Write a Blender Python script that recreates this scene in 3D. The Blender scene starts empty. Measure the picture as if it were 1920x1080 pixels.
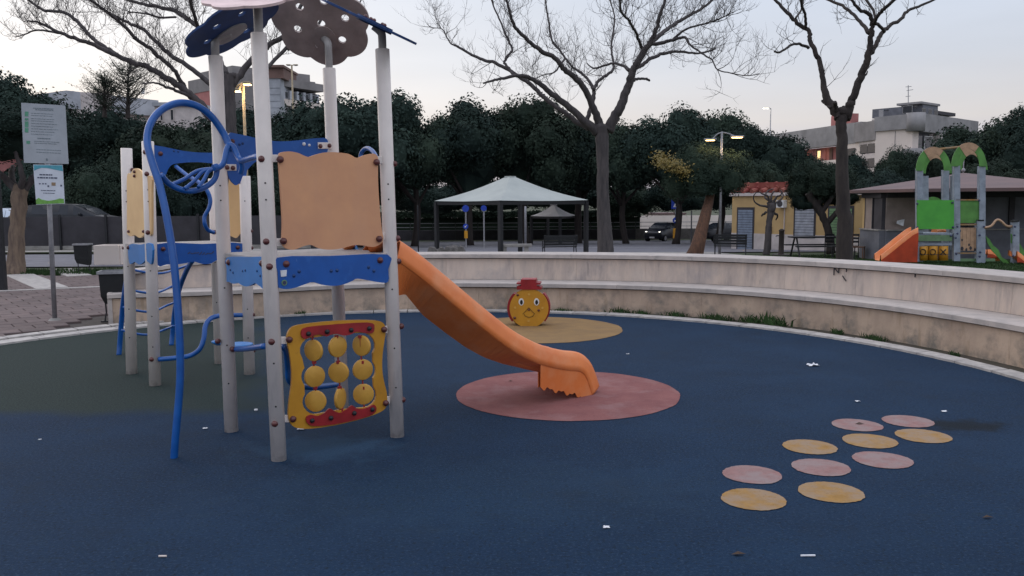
import bpy, math, random
from mathutils import Vector, Matrix, noise
from mathutils.geometry import tessellate_polygon
rnd = random.Random(7)
C = bpy.context.scene.collection
scene = bpy.context.scene
PI = math.pi

# ------------------------------------------------------------------ camera
F = 1600.0; HOR = 378.0; EYE = 1.6; ROLL = 0.006
pitch = math.atan((540 - HOR) / F)
cp, sp = math.cos(pitch), math.sin(pitch)
FW = Vector((0, cp, -sp)); r0 = Vector((1, 0, 0)); u0 = Vector((0, sp, cp))
cr, sr = math.cos(ROLL), math.sin(ROLL)
RT = cr * r0 - sr * u0; UP = sr * r0 + cr * u0
cam_d = bpy.data.cameras.new('camera'); cam = bpy.data.objects.new('camera', cam_d); C.objects.link(cam)
cam_d.sensor_width = 36.0; cam_d.lens = F / 1920 * 36.0; cam_d.clip_start = 0.05; cam_d.clip_end = 3000
m = Matrix((RT, UP, -FW)).transposed().to_4x4(); m.translation = Vector((0, 0, EYE)); cam.matrix_world = m
scene.camera = cam

# ------------------------------------------------------------------ sky (dusk, thin high overcast) and weak last light
world = bpy.data.worlds.new('World'); scene.world = world; world.use_nodes = True
wn = world.node_tree; wn.nodes.clear()
def WN(t, **k):
    n = wn.nodes.new(t)
    for a, b in k.items(): setattr(n, a, b)
    return n
def wl(a, b): wn.links.new(a, b)
SUN_AZ = math.radians(-46)          # direction of the afterglow, measured from +Y towards +X
wout = WN('ShaderNodeOutputWorld'); bgn = WN('ShaderNodeBackground'); wl(bgn.outputs[0], wout.inputs[0])
nish = WN('ShaderNodeTexSky', sky_type='NISHITA', sun_disc=False)
nish.sun_elevation = math.radians(2.0); nish.sun_rotation = SUN_AZ; nish.air_density = 1.0; nish.dust_density = 2.0; nish.ozone_density = 2.0
tc = WN('ShaderNodeTexCoord'); sep = WN('ShaderNodeSeparateXYZ'); wl(tc.outputs['Generated'], sep.inputs[0])
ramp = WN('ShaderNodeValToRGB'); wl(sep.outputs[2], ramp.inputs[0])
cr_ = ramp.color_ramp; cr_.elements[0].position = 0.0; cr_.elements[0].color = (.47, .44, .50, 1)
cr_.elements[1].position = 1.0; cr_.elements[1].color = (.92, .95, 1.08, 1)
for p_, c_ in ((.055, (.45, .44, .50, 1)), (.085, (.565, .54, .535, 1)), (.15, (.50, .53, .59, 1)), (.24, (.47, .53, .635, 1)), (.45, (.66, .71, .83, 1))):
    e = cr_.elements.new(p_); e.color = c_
# afterglow lobe
gdir = WN('ShaderNodeVectorMath', operation='DOT_PRODUCT'); wl(tc.outputs['Generated'], gdir.inputs[0])
gdir.inputs[1].default_value = (math.sin(SUN_AZ), math.cos(SUN_AZ), 0.10)
gm = WN('ShaderNodeMath', operation='MAXIMUM'); wl(gdir.outputs['Value'], gm.inputs[0]); gm.inputs[1].default_value = 0
gp = WN('ShaderNodeMath', operation='POWER'); wl(gm.outputs[0], gp.inputs[0]); gp.inputs[1].default_value = 3.6
glow = WN('ShaderNodeMix', data_type='RGBA', blend_type='ADD'); glow.clamp_result = False; glow.clamp_factor = False
wl(gp.outputs[0], glow.inputs['Factor']); wl(ramp.outputs[0], glow.inputs['A']); glow.inputs['B'].default_value = (.40, .33, .235, 1)
# soft cloud variation, stretched flat towards the horizon
mp = WN('ShaderNodeMapping'); wl(tc.outputs['Generated'], mp.inputs[0]); mp.inputs['Scale'].default_value = (1.6, 1.6, 9.0)
cn = WN('ShaderNodeTexNoise'); wl(mp.outputs[0], cn.inputs[0]); cn.inputs['Scale'].default_value = 1.5; cn.inputs['Detail'].default_value = 5
cmr = WN('ShaderNodeMapRange'); wl(cn.outputs[0], cmr.inputs[0]); cmr.inputs[1].default_value = .35; cmr.inputs[2].default_value = .7; cmr.inputs[3].default_value = .95; cmr.inputs[4].default_value = 1.04
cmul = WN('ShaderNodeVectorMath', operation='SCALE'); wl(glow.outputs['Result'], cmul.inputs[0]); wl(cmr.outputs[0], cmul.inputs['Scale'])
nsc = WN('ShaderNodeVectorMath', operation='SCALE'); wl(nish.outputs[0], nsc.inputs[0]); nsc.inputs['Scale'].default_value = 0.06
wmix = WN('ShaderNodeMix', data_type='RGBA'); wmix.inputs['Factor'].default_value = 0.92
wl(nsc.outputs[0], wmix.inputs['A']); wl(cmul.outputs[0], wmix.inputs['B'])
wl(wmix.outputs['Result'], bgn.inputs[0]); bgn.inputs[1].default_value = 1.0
sd = bpy.data.lights.new('sun', 'SUN'); sun = bpy.data.objects.new('sun', sd); C.objects.link(sun)
sd.energy = 0.18; sd.angle = math.radians(25); sd.color = (1.0, .82, .66)
sun.rotation_euler = Vector((math.sin(SUN_AZ), math.cos(SUN_AZ), .35)).to_track_quat('Z', 'Y').to_euler()
scene.view_settings.view_transform = 'Standard'; scene.view_settings.look = 'None'
scene.view_settings.exposure = 0.50; scene.view_settings.gamma = 1.0; scene.view_settings.use_curve_mapping = False
scene.cycles.max_bounces = 6; scene.cycles.diffuse_bounces = 3

# ------------------------------------------------------------------ place finding
def ray(x, y): return FW + RT * ((x - 960) / F) + UP * ((540 - y) / F)
def W(x, y, Z): return Vector((0, 0, EYE)) + ray(x, y) * Z
def G(x, y, z=0.0):
    d = ray(x, y); return Vector((0, 0, EYE)) + d * ((z - EYE) / d.z)
def V(x, y, P, n):
    d = ray(x, y); n = Vector((n[0], n[1], 0)); P = Vector(P) - Vector((0, 0, EYE))
    t = (P.x * n.x + P.y * n.y) / (d.x * n.x + d.y * n.y); return Vector((0, 0, EYE)) + d * t
def hz(py, Z, px=960): return W(px, py, Z).z
def lerp(a, b, t): return a + (b - a) * t
TZ = [(0, 0), (14, 0), (21, 0), (30, -.5), (38, -.8), (50, -1.15), (72, -1.75), (120, -2.2), (3000, -2.2)]
def tz(x, y):
    if y <= 0: return 0.0
    z = 0
    for (a, za), (b, zb) in zip(TZ, TZ[1:]):
        if y <= b: z = lerp(za, zb, (y - a) / (b - a)); break
    q = x / max(y, 1e-3); w = min(1, max(0, (q + .40) / .17)); w = w * w * (3 - 2 * w)
    return z * w
def ground_at(px, Z):
    p = W(px, HOR, Z); return Vector((p.x, p.y, tz(p.x, p.y)))

# ------------------------------------------------------------------ materials
def mat(name, col, rough=.65, var=.12, scale=6.0, bump=.0, bscale=60, metal=0, emis=None, es=1.0, col2=None, stretch=(1, 1, 1), rand=0.0, trans=0.0, spec=.4, lo=.35, hi=.65, detail=5):
    M = bpy.data.materials.new(name); M.use_nodes = True; nt = M.node_tree; N = nt.nodes; L = nt.links
    b = N['Principled BSDF']; b.inputs['Roughness'].default_value = rough; b.inputs['Metallic'].default_value = metal
    b.inputs['Specular IOR Level'].default_value = spec
    if emis:
        b.inputs['Emission Color'].default_value = (*emis, 1); b.inputs['Emission Strength'].default_value = es
    if col2 is None: col2 = tuple(min(1, c * (1 - 2 * var)) for c in col); c1 = tuple(min(1, c * (1 + var)) for c in col)
    else: c1 = col
    geo = N.new('ShaderNodeNewGeometry'); mpn = N.new('ShaderNodeMapping'); L.new(geo.outputs['Position'], mpn.inputs[0]); mpn.inputs['Scale'].default_value = stretch
    nz = N.new('ShaderNodeTexNoise'); nz.inputs['Scale'].default_value = scale; nz.inputs['Detail'].default_value = detail; nz.inputs['Roughness'].default_value = .62; L.new(mpn.outputs[0], nz.inputs[0])
    mr = N.new('ShaderNodeMapRange'); L.new(nz.outputs[0], mr.inputs[0]); mr.inputs[1].default_value = lo; mr.inputs[2].default_value = hi
    mx = N.new('ShaderNodeMix'); mx.data_type = 'RGBA'; L.new(mr.outputs[0], mx.inputs['Factor']); mx.inputs['A'].default_value = (*c1, 1); mx.inputs['B'].default_value = (*col2, 1)
    last = mx.outputs['Result']
    if rand:
        oi = N.new('ShaderNodeObjectInfo'); r2 = N.new('ShaderNodeMapRange'); L.new(oi.outputs['Random'], r2.inputs[0]); r2.inputs[3].default_value = 1 - rand; r2.inputs[4].default_value = 1 + rand
        vs = N.new('ShaderNodeVectorMath'); vs.operation = 'SCALE'; L.new(last, vs.inputs[0]); L.new(r2.outputs[0], vs.inputs['Scale']); last = vs.outputs[0]
    L.new(last, b.inputs['Base Color'])
    if bump:
        bn = N.new('ShaderNodeTexNoise'); bn.inputs['Scale'].default_value = bscale; bn.inputs['Detail'].default_value = 4; L.new(geo.outputs['Position'], bn.inputs[0])
        bu = N.new('ShaderNodeBump'); bu.inputs['Strength'].default_value = bump; bu.inputs['Distance'].default_value = .01; L.new(bn.outputs[0], bu.inputs['Height']); L.new(bu.outputs[0], b.inputs['Normal'])
    M['last'] = 0
    return M
def layer(M, col, scale, lo, hi, stretch=(1, 1, 1), amt=1.0, zband=None, detail=6):
    """adds one more worn/stained layer over a material's base colour; zband=(z0,z1): layer strongest at z0 and gone at z1"""
    nt = M.node_tree; N = nt.nodes; L = nt.links; b = N['Principled BSDF']; src = b.inputs['Base Color'].links[0].from_socket
    geo = N.new('ShaderNodeNewGeometry'); mpn = N.new('ShaderNodeMapping'); L.new(geo.outputs['Position'], mpn.inputs[0]); mpn.inputs['Scale'].default_value = stretch; mpn.inputs['Location'].default_value = (scale, scale * 2, 0)
    nz = N.new('ShaderNodeTexNoise'); nz.inputs['Scale'].default_value = scale; nz.inputs['Detail'].default_value = detail; nz.inputs['Roughness'].default_value = .65; L.new(mpn.outputs[0], nz.inputs[0])
    mr = N.new('ShaderNodeMapRange'); L.new(nz.outputs[0], mr.inputs[0]); mr.inputs[1].default_value = lo; mr.inputs[2].default_value = hi; mr.inputs[3].default_value = 0; mr.inputs[4].default_value = amt
    f = mr.outputs[0]
    if zband:
        sx = N.new('ShaderNodeSeparateXYZ'); L.new(geo.outputs['Position'], sx.inputs[0])
        z = N.new('ShaderNodeMapRange'); L.new(sx.outputs[2], z.inputs[0]); z.inputs[1].default_value = zband[0]; z.inputs[2].default_value = zband[1]; z.inputs[3].default_value = 1; z.inputs[4].default_value = 0
        mm = N.new('ShaderNodeMath'); mm.operation = 'MULTIPLY'; L.new(f, mm.inputs[0]); L.new(z.outputs[0], mm.inputs[1]); f = mm.outputs[0]
    mx = N.new('ShaderNodeMix'); mx.data_type = 'RGBA'; L.new(f, mx.inputs['Factor']); L.new(src, mx.inputs['A']); mx.inputs['B'].default_value = (*col, 1)
    L.new(mx.outputs['Result'], b.inputs['Base Color'])
    return M
M = {}
M['rubber_blue'] = mat('rubber_blue', (.0052, .0255, .063), .9, scale=1.3, col2=(.0040, .0200, .050), bump=.5, bscale=160, spec=.2)
layer(M['rubber_blue'], (.034, .064, .108), 62, .53, .64, amt=.6)
layer(M['rubber_blue'], (.002, .006, .012), 48, .54, .66, amt=.8)
layer(M['rubber_blue'], (.012, .030, .045), 6, .55, .75, stretch=(1, 2.2, 1), amt=.5)
layer(M['rubber_blue'], (.010, .018, .030), 2.1, .56, .78, amt=.6)
layer(M['rubber_blue'], (.011, .036, .080), .7, .48, .70, amt=.5)
M['rubber_green'] = mat('rubber_green', (.017, .033, .032), .9, scale=2, col2=(.012, .024, .027), bump=.5, bscale=160, spec=.2)
layer(M['rubber_green'], (.05, .075, .07), 50, .58, .75, amt=.4)
M['rubber_pink'] = mat('rubber_pink', (.25, .105, .10), .9, scale=4, col2=(.20, .08, .08), bump=.4, bscale=150, spec=.2)
layer(M['rubber_pink'], (.30, .19, .19), 3, .5, .7, amt=.5)
layer(M['rubber_pink'], (.08, .04, .04), 60, .58, .72, amt=.55)
M['rubber_ochre'] = mat('rubber_ochre', (.27, .17, .075), .9, scale=4, col2=(.22, .14, .07), bump=.4, bscale=150, spec=.2)
def dotmat(name, rim, mid):
    K = mat(name, rim, .85, scale=18, col2=tuple(c * .8 for c in rim), bump=.3, bscale=150, spec=.2)
    layer(K, mid, 6, .38, .60, amt=.9); layer(K, tuple(c * .35 for c in rim), 60, .60, .72, amt=.6); return K
M['dot_yellow'] = dotmat('dot_yellow', (.36, .205, .065), (.30, .22, .155))
M['dot_pink'] = dotmat('dot_pink', (.31, .175, .165), (.28, .215, .21))
M['wall'] = mat('pale_stone', (.60, .49, .41), .8, scale=3.2, col2=(.47, .39, .345), stretch=(2.2, 2.2, .45), bump=.25, bscale=40, rand=.07)
layer(M['wall'], (.24, .22, .22), 2.6, .52, .74, stretch=(2.6, 2.6, .5), amt=.75)
layer(M['wall'], (.60, .51, .44), 1.1, .5, .62, stretch=(1.5, 1.5, .8), amt=.7)
layer(M['wall'], (.10, .10, .10), 9, .64, .76, stretch=(2, 2, .3), amt=.6)
layer(M['wall'], (.30, .28, .29), .9, .52, .62, amt=.5)
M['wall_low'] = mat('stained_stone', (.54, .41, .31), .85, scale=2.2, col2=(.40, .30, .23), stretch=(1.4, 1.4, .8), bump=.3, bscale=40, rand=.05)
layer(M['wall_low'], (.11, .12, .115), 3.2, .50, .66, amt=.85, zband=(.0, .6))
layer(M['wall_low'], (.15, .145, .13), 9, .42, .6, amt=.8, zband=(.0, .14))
layer(M['wall_low'], (.25, .17, .09), 3, .56, .7, stretch=(3, 3, .5), amt=.45)
M['coping'] = mat('coping_stone', (.49, .435, .40), .8, scale=6, col2=(.38, .345, .325), bump=.25, bscale=50, rand=.06)
layer(M['coping'], (.17, .17, .17), 5, .6, .75, amt=.6)
M['curb'] = mat('curb_stone', (.50, .47, .44), .85, scale=9, col2=(.34, .32, .31), bump=.3, bscale=60, rand=.08)
M['paver'] = mat('paving_brick', (.155, .115, .11), .9, scale=5, col2=(.115, .09, .09), bump=.3, bscale=50, rand=.16)
M['paver_dark'] = mat('paving_brick_dark', (.085, .075, .065), .9, scale=5, col2=(.065, .06, .055), bump=.3, bscale=50, rand=.16)
M['mortar'] = mat('joint_sand', (.075, .065, .06), .95, scale=8)
M['earth'] = mat('ground_earth', (.085, .075, .055), .95, scale=1.2, col2=(.05, .055, .035), bump=.5, bscale=25)
layer(M['earth'], (.035, .06, .02), 2.6, .42, .6)
M['grass'] = mat('grass', (.030, .070, .016), .9, scale=3, col2=(.02, .045, .012))
M['grass_base'] = mat('grass_base', (.030, .060, .018), .95, scale=3, col2=(.04, .045, .022), bump=.5)
M['asphalt'] = mat('asphalt', (.16, .16, .185), .9, scale=1.5, col2=(.12, .12, .14), bump=.3, bscale=60)
M['white_line'] = mat('road_paint', (.5, .5, .5), .7, scale=9)
M['post'] = mat('post_powdercoat', (.84, .76, .71), .38, scale=5, col2=(.75, .68, .64), bump=.04, bscale=30, spec=.5)
layer(M['post'], (.30, .27, .25), 26, .66, .76, amt=.5)
layer(M['post'], (.35, .31, .29), 5, .5, .75, amt=.35, zband=(.0, .25))
layer(M['post'], (.20, .17, .16), 14, .45, .6, amt=.6, zband=(.0, .06))
layer(M['post'], (.5, .46, .44), 9, .55, .7, stretch=(1, 1, .15), amt=.5)
M['post_grey'] = mat('post_grey_pipe', (.40, .38, .37), .4, scale=5)
M['blue'] = mat('blue_panel', (.007, .100, .41), .38, scale=4, col2=(.005, .078, .33), spec=.5)
layer(M['blue'], (.03, .16, .5), 9, .58, .72, amt=.5)
layer(M['blue'], (.12, .24, .5), 45, .66, .72, stretch=(1, 1, .2), amt=.5)
M['blue_light'] = mat('blue_panel_pale', (.025, .20, .55), .4, scale=4, col2=(.02, .165, .46), spec=.5)  # paler blue for the side skirts, slide entry and stepping plates
M['blue_tube'] = mat('blue_painted_tube', (.008, .105, .40), .3, scale=8, col2=(.005, .08, .32), spec=.6)
layer(M['blue_tube'], (.22, .34, .6), 22, .68, .76, amt=.6)
M['navy'] = mat('navy_flower', (.016, .055, .18), .5, scale=5)
M['white_shaded'] = mat('white_flower_shaded', (.36, .29, .27), .55, scale=5)  # white flower plate, the shade of its underside painted in as grey-beige
M['pinkish'] = mat('pale_pink_flower', (.74, .56, .54), .5, scale=5)
M['orange_panel'] = mat('orange_faded_panel', (.70, .36, .19), .55, scale=2.5, col2=(.60, .30, .17), spec=.35)
layer(M['orange_panel'], (.62, .33, .20), 2.2, .45, .7, stretch=(2, 2, .6), amt=.5)
layer(M['orange_panel'], (.36, .18, .10), 30, .68, .75, stretch=(1, 1, 3), amt=.4)
M['cream'] = mat('cream_panel', (.85, .56, .27), .5, scale=3, col2=(.76, .48, .23))
M['slide'] = mat('orange_plastic', (.78, .23, .06), .45, scale=2.5, col2=(.68, .18, .045), spec=.4)
layer(M['slide'], (.74, .34, .17), 3, .45, .7, amt=.6)
layer(M['slide'], (.30, .10, .04), 2.2, .62, .8, amt=.4)
layer(M['slide'], (.5, .12, .03), 40, .66, .74, amt=.35)
M['red'] = mat('red_plastic', (.30, .018, .022), .45, scale=7)
M['bolt'] = mat('bolt_cap_red', (.11, .028, .026), .35, scale=20, spec=.6)
M['yellow'] = mat('yellow_panel', (.56, .27, .022), .45, scale=5, col2=(.48, .22, .02))
layer(M['yellow'], (.30, .15, .03), 22, .62, .74, amt=.5)
M['yellow_disc'] = mat('yellow_disc', (.60, .33, .055), .45, scale=9, col2=(.50, .26, .04))
M['deck'] = mat('deck_grey', (.42, .38, .36), .7, scale=12, col2=(.3, .28, .27))
M['black'] = mat('black', (.008, .008, .009), .5)
M['white'] = mat('white', (.75, .75, .75), .5, scale=9)
M['steel'] = mat('galvanised_steel', (.30, .30, .32), .45, metal=.3, scale=10)
M['dark_metal'] = mat('dark_painted_metal', (.018, .019, .023), .45, scale=9)
M['canvas'] = mat('grey_canvas', (.40, .43, .41), .75, scale=.8, col2=(.33, .36, .35))
M['canvas_white'] = mat('white_canvas', (.82, .79, .79), .75, scale=.8)
def barkm(name, a, b): return mat(name, a, .9, scale=3, col2=b, stretch=(4, 4, .7), bump=.8, bscale=18)
M['bark'] = barkm('bark_grey', (.088, .076, .076), (.048, .043, .046))
M['bark_pale'] = barkm('bark_pale', (.22, .16, .115), (.11, .08, .065))
M['bark_brown'] = barkm('bark_brown', (.15, .075, .045), (.075, .042, .03))
M['bark_dark'] = barkm('bark_dark', (.045, .036, .032), (.025, .02, .02))
def leafm(name, a, b): return mat(name, a, .85, scale=.55, col2=b, spec=.08, detail=8, rand=.25)
M['leaf'] = leafm('leaf_dark', (.029, .046, .037), (.017, .029, .026))
M['leaf2'] = leafm('leaf_mid', (.036, .053, .037), (.020, .033, .026))
M['leaf_lamplit'] = mat('leaf_lamplit', (.22, .15, .025), .6, scale=3, col2=(.10, .09, .02))  # dark foliage coloured yellow to show lamplight falling on it
M['hedge'] = leafm('leaf_hedge', (.022, .035, .022), (.012, .018, .014))
M['plaster_yellow'] = mat('plaster_yellow', (.52, .355, .165), .85, scale=1.2, col2=(.43, .295, .14))
M['plaster_white'] = mat('plaster_white', (.58, .52, .50), .85, scale=1)
M['plaster_cream'] = mat('plaster_cream', (.74, .645, .59), .85, scale=.4, col2=(.66, .58, .53))
M['plaster_pink'] = mat('plaster_pink', (.42, .17, .16), .85, scale=.5)
M['plaster_grey'] = mat('plaster_grey', (.29, .28, .285), .85, scale=.5)
M['plaster_dgrey'] = mat('plaster_dark_grey', (.25, .235, .235), .85, scale=.5)
M['brown_block'] = mat('brown_block', (.17, .105, .09), .85, scale=.5)
M['white_block'] = mat('whitewashed_block', (.40, .42, .46), .85, scale=.7)
M['glass'] = mat('window_glass', (.02, .025, .035), .18, spec=.35, scale=1)
M['shutter'] = mat('shutter_metal', (.36, .38, .43), .5, scale=4, metal=.2)
M['shutter_blue'] = mat('shutter_blue_grey', (.20, .24, .31), .5, scale=4)
M['terracotta'] = mat('terracotta', (.20, .035, .032), .8, scale=1.5, col2=(.27, .09, .065), rand=.15)
M['roof_brown'] = mat('brown_roof_sheet', (.15, .092, .088), .7, scale=.8, col2=(.115, .075, .075))
M['kiosk_beige'] = mat('kiosk_beige', (.30, .24, .215), .7, scale=2)
M['kiosk_grey'] = mat('kiosk_grey', (.14, .145, .17), .7, scale=2)
M['kiosk_dark'] = mat('kiosk_dark', (.045, .042, .05), .7, scale=2)
M['sign_face'] = mat('sign_face', (.37, .40, .44), .5, scale=5, var=.05)
M['sign_text'] = mat('sign_text_ink', (.16, .20, .23), .6)
M['sign_green'] = mat('sign_green_ink', (.10, .30, .20), .6)
M['poster'] = mat('poster_paper', (.60, .64, .72), .5, scale=5, var=.05)
M['poster_teal'] = mat('poster_teal', (.09, .36, .46), .5)
M['poster_green'] = mat('poster_green', (.17, .40, .08), .5, scale=30)
M['ink'] = mat('dark_ink', (.05, .06, .12), .6)
M['concrete'] = mat('concrete', (.30, .285, .27), .9, scale=4, bump=.3)
M['bin'] = mat('bin_dark', (.012, .013, .015), .75, scale=6)
M['carblack'] = mat('car_paint_dark', (.010, .012, .018), .35, spec=.4, scale=2)
M['carwhite'] = mat('car_paint_white', (.45, .52, .62), .25, spec=.7, scale=2)
M['tyre'] = mat('tyre', (.012, .012, .012), .8)
M['rim'] = mat('wheel_rim', (.25, .25, .27), .4, metal=.5)
M['headlight'] = mat('headlight_lit', (.9, .9, .9), .3, emis=(1, .93, .8), es=3.0)
M['lamp_warm'] = mat('lamp_lit_warm', (.9, .8, .6), .3, emis=(1, .60, .24), es=6.0)
M['lamp_far'] = mat('lamp_lit_far', (.9, .9, .8), .3, emis=(1, .93, .75), es=7.0)
M['window_lit'] = mat('window_lit', (.8, .6, .3), .4, emis=(1, .66, .28), es=.8)
M['sign_blue'] = mat('traffic_blue', (.015, .055, .40), .4)
M['bollard_yellow'] = mat('bollard_yellow', (.60, .28, .02), .5)
M['green_panel'] = mat('green_panel', (.085, .40, .055), .45, scale=4, col2=(.07, .34, .05))
M['green_arch'] = mat('green_arch', (.10, .27, .06), .5, scale=4)
M['green_pale'] = mat('green_pale_panel', (.15, .26, .13), .5, scale=4)
M['playgrey'] = mat('play_grey_post', (.28, .32, .38), .5, scale=6)
M['tan_panel'] = mat('tan_panel', (.46, .29, .18), .5, scale=7)
M['litter'] = mat('litter_white', (.75, .76, .80), .7)
M['stone_rock'] = mat('rough_rock', (.13, .12, .115), .9, scale=4)

# ------------------------------------------------------------------ mesh building
class MB:
    def __init__(s): s.v = []; s.f = []; s.mi = []; s.cur = 0
    def add(s, vs, fs):
        o = len(s.v); s.v += [Vector(q) for q in vs]; s.f += [tuple(i + o for i in f) for f in fs]; s.mi += [s.cur] * len(fs)
    def box(s, c, d, rot=None):
        c = Vector(c); x, y, z = d[0] / 2, d[1] / 2, d[2] / 2
        vs = [Vector((a * x, b * y, e * z)) for a in (-1, 1) for b in (-1, 1) for e in (-1, 1)]
        if rot is not None:
            R = Matrix.Rotation(rot, 3, 'Z') if isinstance(rot, (int, float)) else rot
            vs = [R @ q for q in vs]
        s.add([c + q for q in vs], [(0, 1, 3, 2), (4, 6, 7, 5), (0, 4, 5, 1), (2, 3, 7, 6), (0, 2, 6, 4), (1, 5, 7, 3)]); return s
    def bar(s, a, b, w, h, up=Vector((0, 0, 1))):
        a = Vector(a); b = Vector(b); d = (b - a); L = d.length; d.normalize(); sd = d.cross(up)
        if sd.length < 1e-4: sd = Vector((1, 0, 0))
        sd.normalize(); u = sd.cross(d); s.box((a + b) / 2, (L, w, h), Matrix((d, sd, u)).transposed()); return s
    def tube(s, pts, r, n=10, caps=True):
        pts = [Vector(q) for q in pts]; k = len(pts); rs = r if isinstance(r, (list, tuple)) else [r] * k
        t = [(pts[min(i + 1, k - 1)] - pts[max(i - 1, 0)]).normalized() for i in range(k)]
        nrm = t[0].orthogonal().normalized(); vs = []
        for i in range(k):
            nrm = nrm - t[i] * nrm.dot(t[i])
            if nrm.length < 1e-5: nrm = t[i].orthogonal()
            nrm.normalize(); b = t[i].cross(nrm)
            for j in range(n):
                a = 2 * PI * j / n; vs.append(pts[i] + (nrm * math.cos(a) + b * math.sin(a)) * rs[i])
        fs = [(i * n + j, i * n + (j + 1) % n, (i + 1) * n + (j + 1) % n, (i + 1) * n + j) for i in range(k - 1) for j in range(n)]
        if caps: fs += [tuple(range(n - 1, -1, -1)), tuple((k - 1) * n + j for j in range(n))]
        s.add(vs, fs); return s
    def cyl(s, a, b, r, n=16): return s.tube([a, b], r, n)
    def ball(s, c, r, n=8, m_=5, sc=(1, 1, 1), R=None):
        c = Vector(c); vs = []; fs = []
        for i in range(m_ + 1):
            th = PI * i / m_
            for j in range(n):
                q = Vector((math.sin(th) * math.cos(2 * PI * j / n) * sc[0], math.sin(th) * math.sin(2 * PI * j / n) * sc[1], math.cos(th) * sc[2])) * r
                if R is not None: q = R @ q
                vs.append(c + q)
        for i in range(m_):
            for j in range(n): fs.append((i * n + j, (i + 1) * n + j, (i + 1) * n + (j + 1) % n, i * n + (j + 1) % n))
        s.add(vs, fs); return s
    def plate(s, outer, thick, nrm, holes=()):
        """solid plate from 3-D outline points lying in one plane, pushed back by thick along -nrm"""
        nrm = Vector(nrm).normalized(); loops = [[Vector(q) for q in outer]] + [[Vector(q) for q in h] for h in holes]
        tri = tessellate_polygon(loops); flat = [q for l in loops for q in l]; n = len(flat)
        a = flat[tri[0][0]]; b = flat[tri[0][1]]; c = flat[tri[0][2]]
        flip = (b - a).cross(c - a).dot(nrm) < 0
        vs = flat + [q - nrm * thick for q in flat]; fs = []
        for t in tri:
            t = tuple(t)
            if flip: t = t[::-1]
            fs.append(t); fs.append(tuple(i + n for i in t[::-1]))
        o = 0
        for l in loops:
            k = len(l)
            for i in range(k): j = (i + 1) % k; fs.append((o + i, o + i + n, o + j + n, o + j))
            o += k
        s.add(vs, fs); return s
    def quad(s, a, b, c, d): s.add([a, b, c, d], [(0, 1, 2, 3)]); return s
    def build(s, name, m_, parent=None, smooth=False, at=None, bevel=0, recalc=False):
        org = Vector(at) if at is not None else (Vector(parent['o']) if parent is not None and 'o' in parent else Vector((0, 0, 0)))
        me = bpy.data.meshes.new(name); me.from_pydata([tuple(q - org) for q in s.v], [], s.f)
        mats = m_ if isinstance(m_, (list, tuple)) else [m_]
        for q in mats: me.materials.append(M[q] if isinstance(q, str) else q)
        if len(mats) > 1: me.polygons.foreach_set('material_index', s.mi)
        if recalc:
            import bmesh
            bm = bmesh.new(); bm.from_mesh(me); bmesh.ops.recalc_face_normals(bm, faces=bm.faces); bm.to_mesh(me); bm.free()
        if smooth:
            me.shade_smooth() if smooth is True else me.shade_auto_smooth(angle=smooth) if hasattr(me, 'shade_auto_smooth') else me.shade_smooth()
        o = bpy.data.objects.new(name, me); C.objects.link(o)
        if parent is not None: o.parent = parent; 
        if parent is None: o.location = org
        o['o'] = tuple(org)
        if bevel:
            bv = o.modifiers.new('edge', 'BEVEL'); bv.width = bevel; bv.segments = 2; bv.limit_method = 'ANGLE'
        return o
def thing(name, label, cat, at, group=None):
    o = bpy.data.objects.new(name, None); C.objects.link(o); o.location = at; o['o'] = tuple(at); o.empty_display_size = .2
    o['label'] = label; o['category'] = cat
    if group: o['group'] = group
    return o
def tag(o, label, cat, group=None):
    o['label'] = label; o['category'] = cat
    if group: o['group'] = group
    return o
def struct(o): o['kind'] = 'structure'; return o
def sub(o, parent):
    """make an already built part a sub-part (same local frame)"""
    o.parent = parent; return o
def dup(root, loc, rz=0, sc=1, label=None):
    r = root.copy(); C.objects.link(r); r.location = loc; r.rotation_euler = (0, 0, rz); r.scale = (sc, sc, sc) if not isinstance(sc, tuple) else sc
    if label: r['label'] = label
    for ch in root.children:
        c = ch.copy(); C.objects.link(c); c.parent = r
        for g in ch.children:
            d = g.copy(); C.objects.link(d); d.parent = c
    return r
def smooth_path(p, n=6):
    p = [Vector(q) for q in p]; out = []
    for i in range(len(p) - 1):
        a = p[max(i - 1, 0)]; b = p[i]; c = p[i + 1]; d = p[min(i + 2, len(p) - 1)]
        for k in range(n):
            t = k / n; out.append(.5 * ((2 * b) + (c - a) * t + (2 * a - 5 * b + 4 * c - d) * t * t + (3 * b - a - 3 * c + d) * t ** 3))
    out.append(p[-1]); return out
def smooth_closed(p, n=5):
    p = [Vector(q) for q in p]; k = len(p); out = []
    for i in range(k):
        a, b, c, d = p[i - 1], p[i], p[(i + 1) % k], p[(i + 2) % k]
        for j in range(n):
            t = j / n; out.append(.5 * ((2 * b) + (c - a) * t + (2 * a - 5 * b + 4 * c - d) * t * t + (3 * b - a - 3 * c + d) * t ** 3))
    return out
# ================================================================== SETTING
CX, CY, RAD = -1.05, 6.81, 5.58
def ring_pt(a, r, z=0): return Vector((CX + r * math.cos(a), CY + r * math.sin(a), z))
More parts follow.
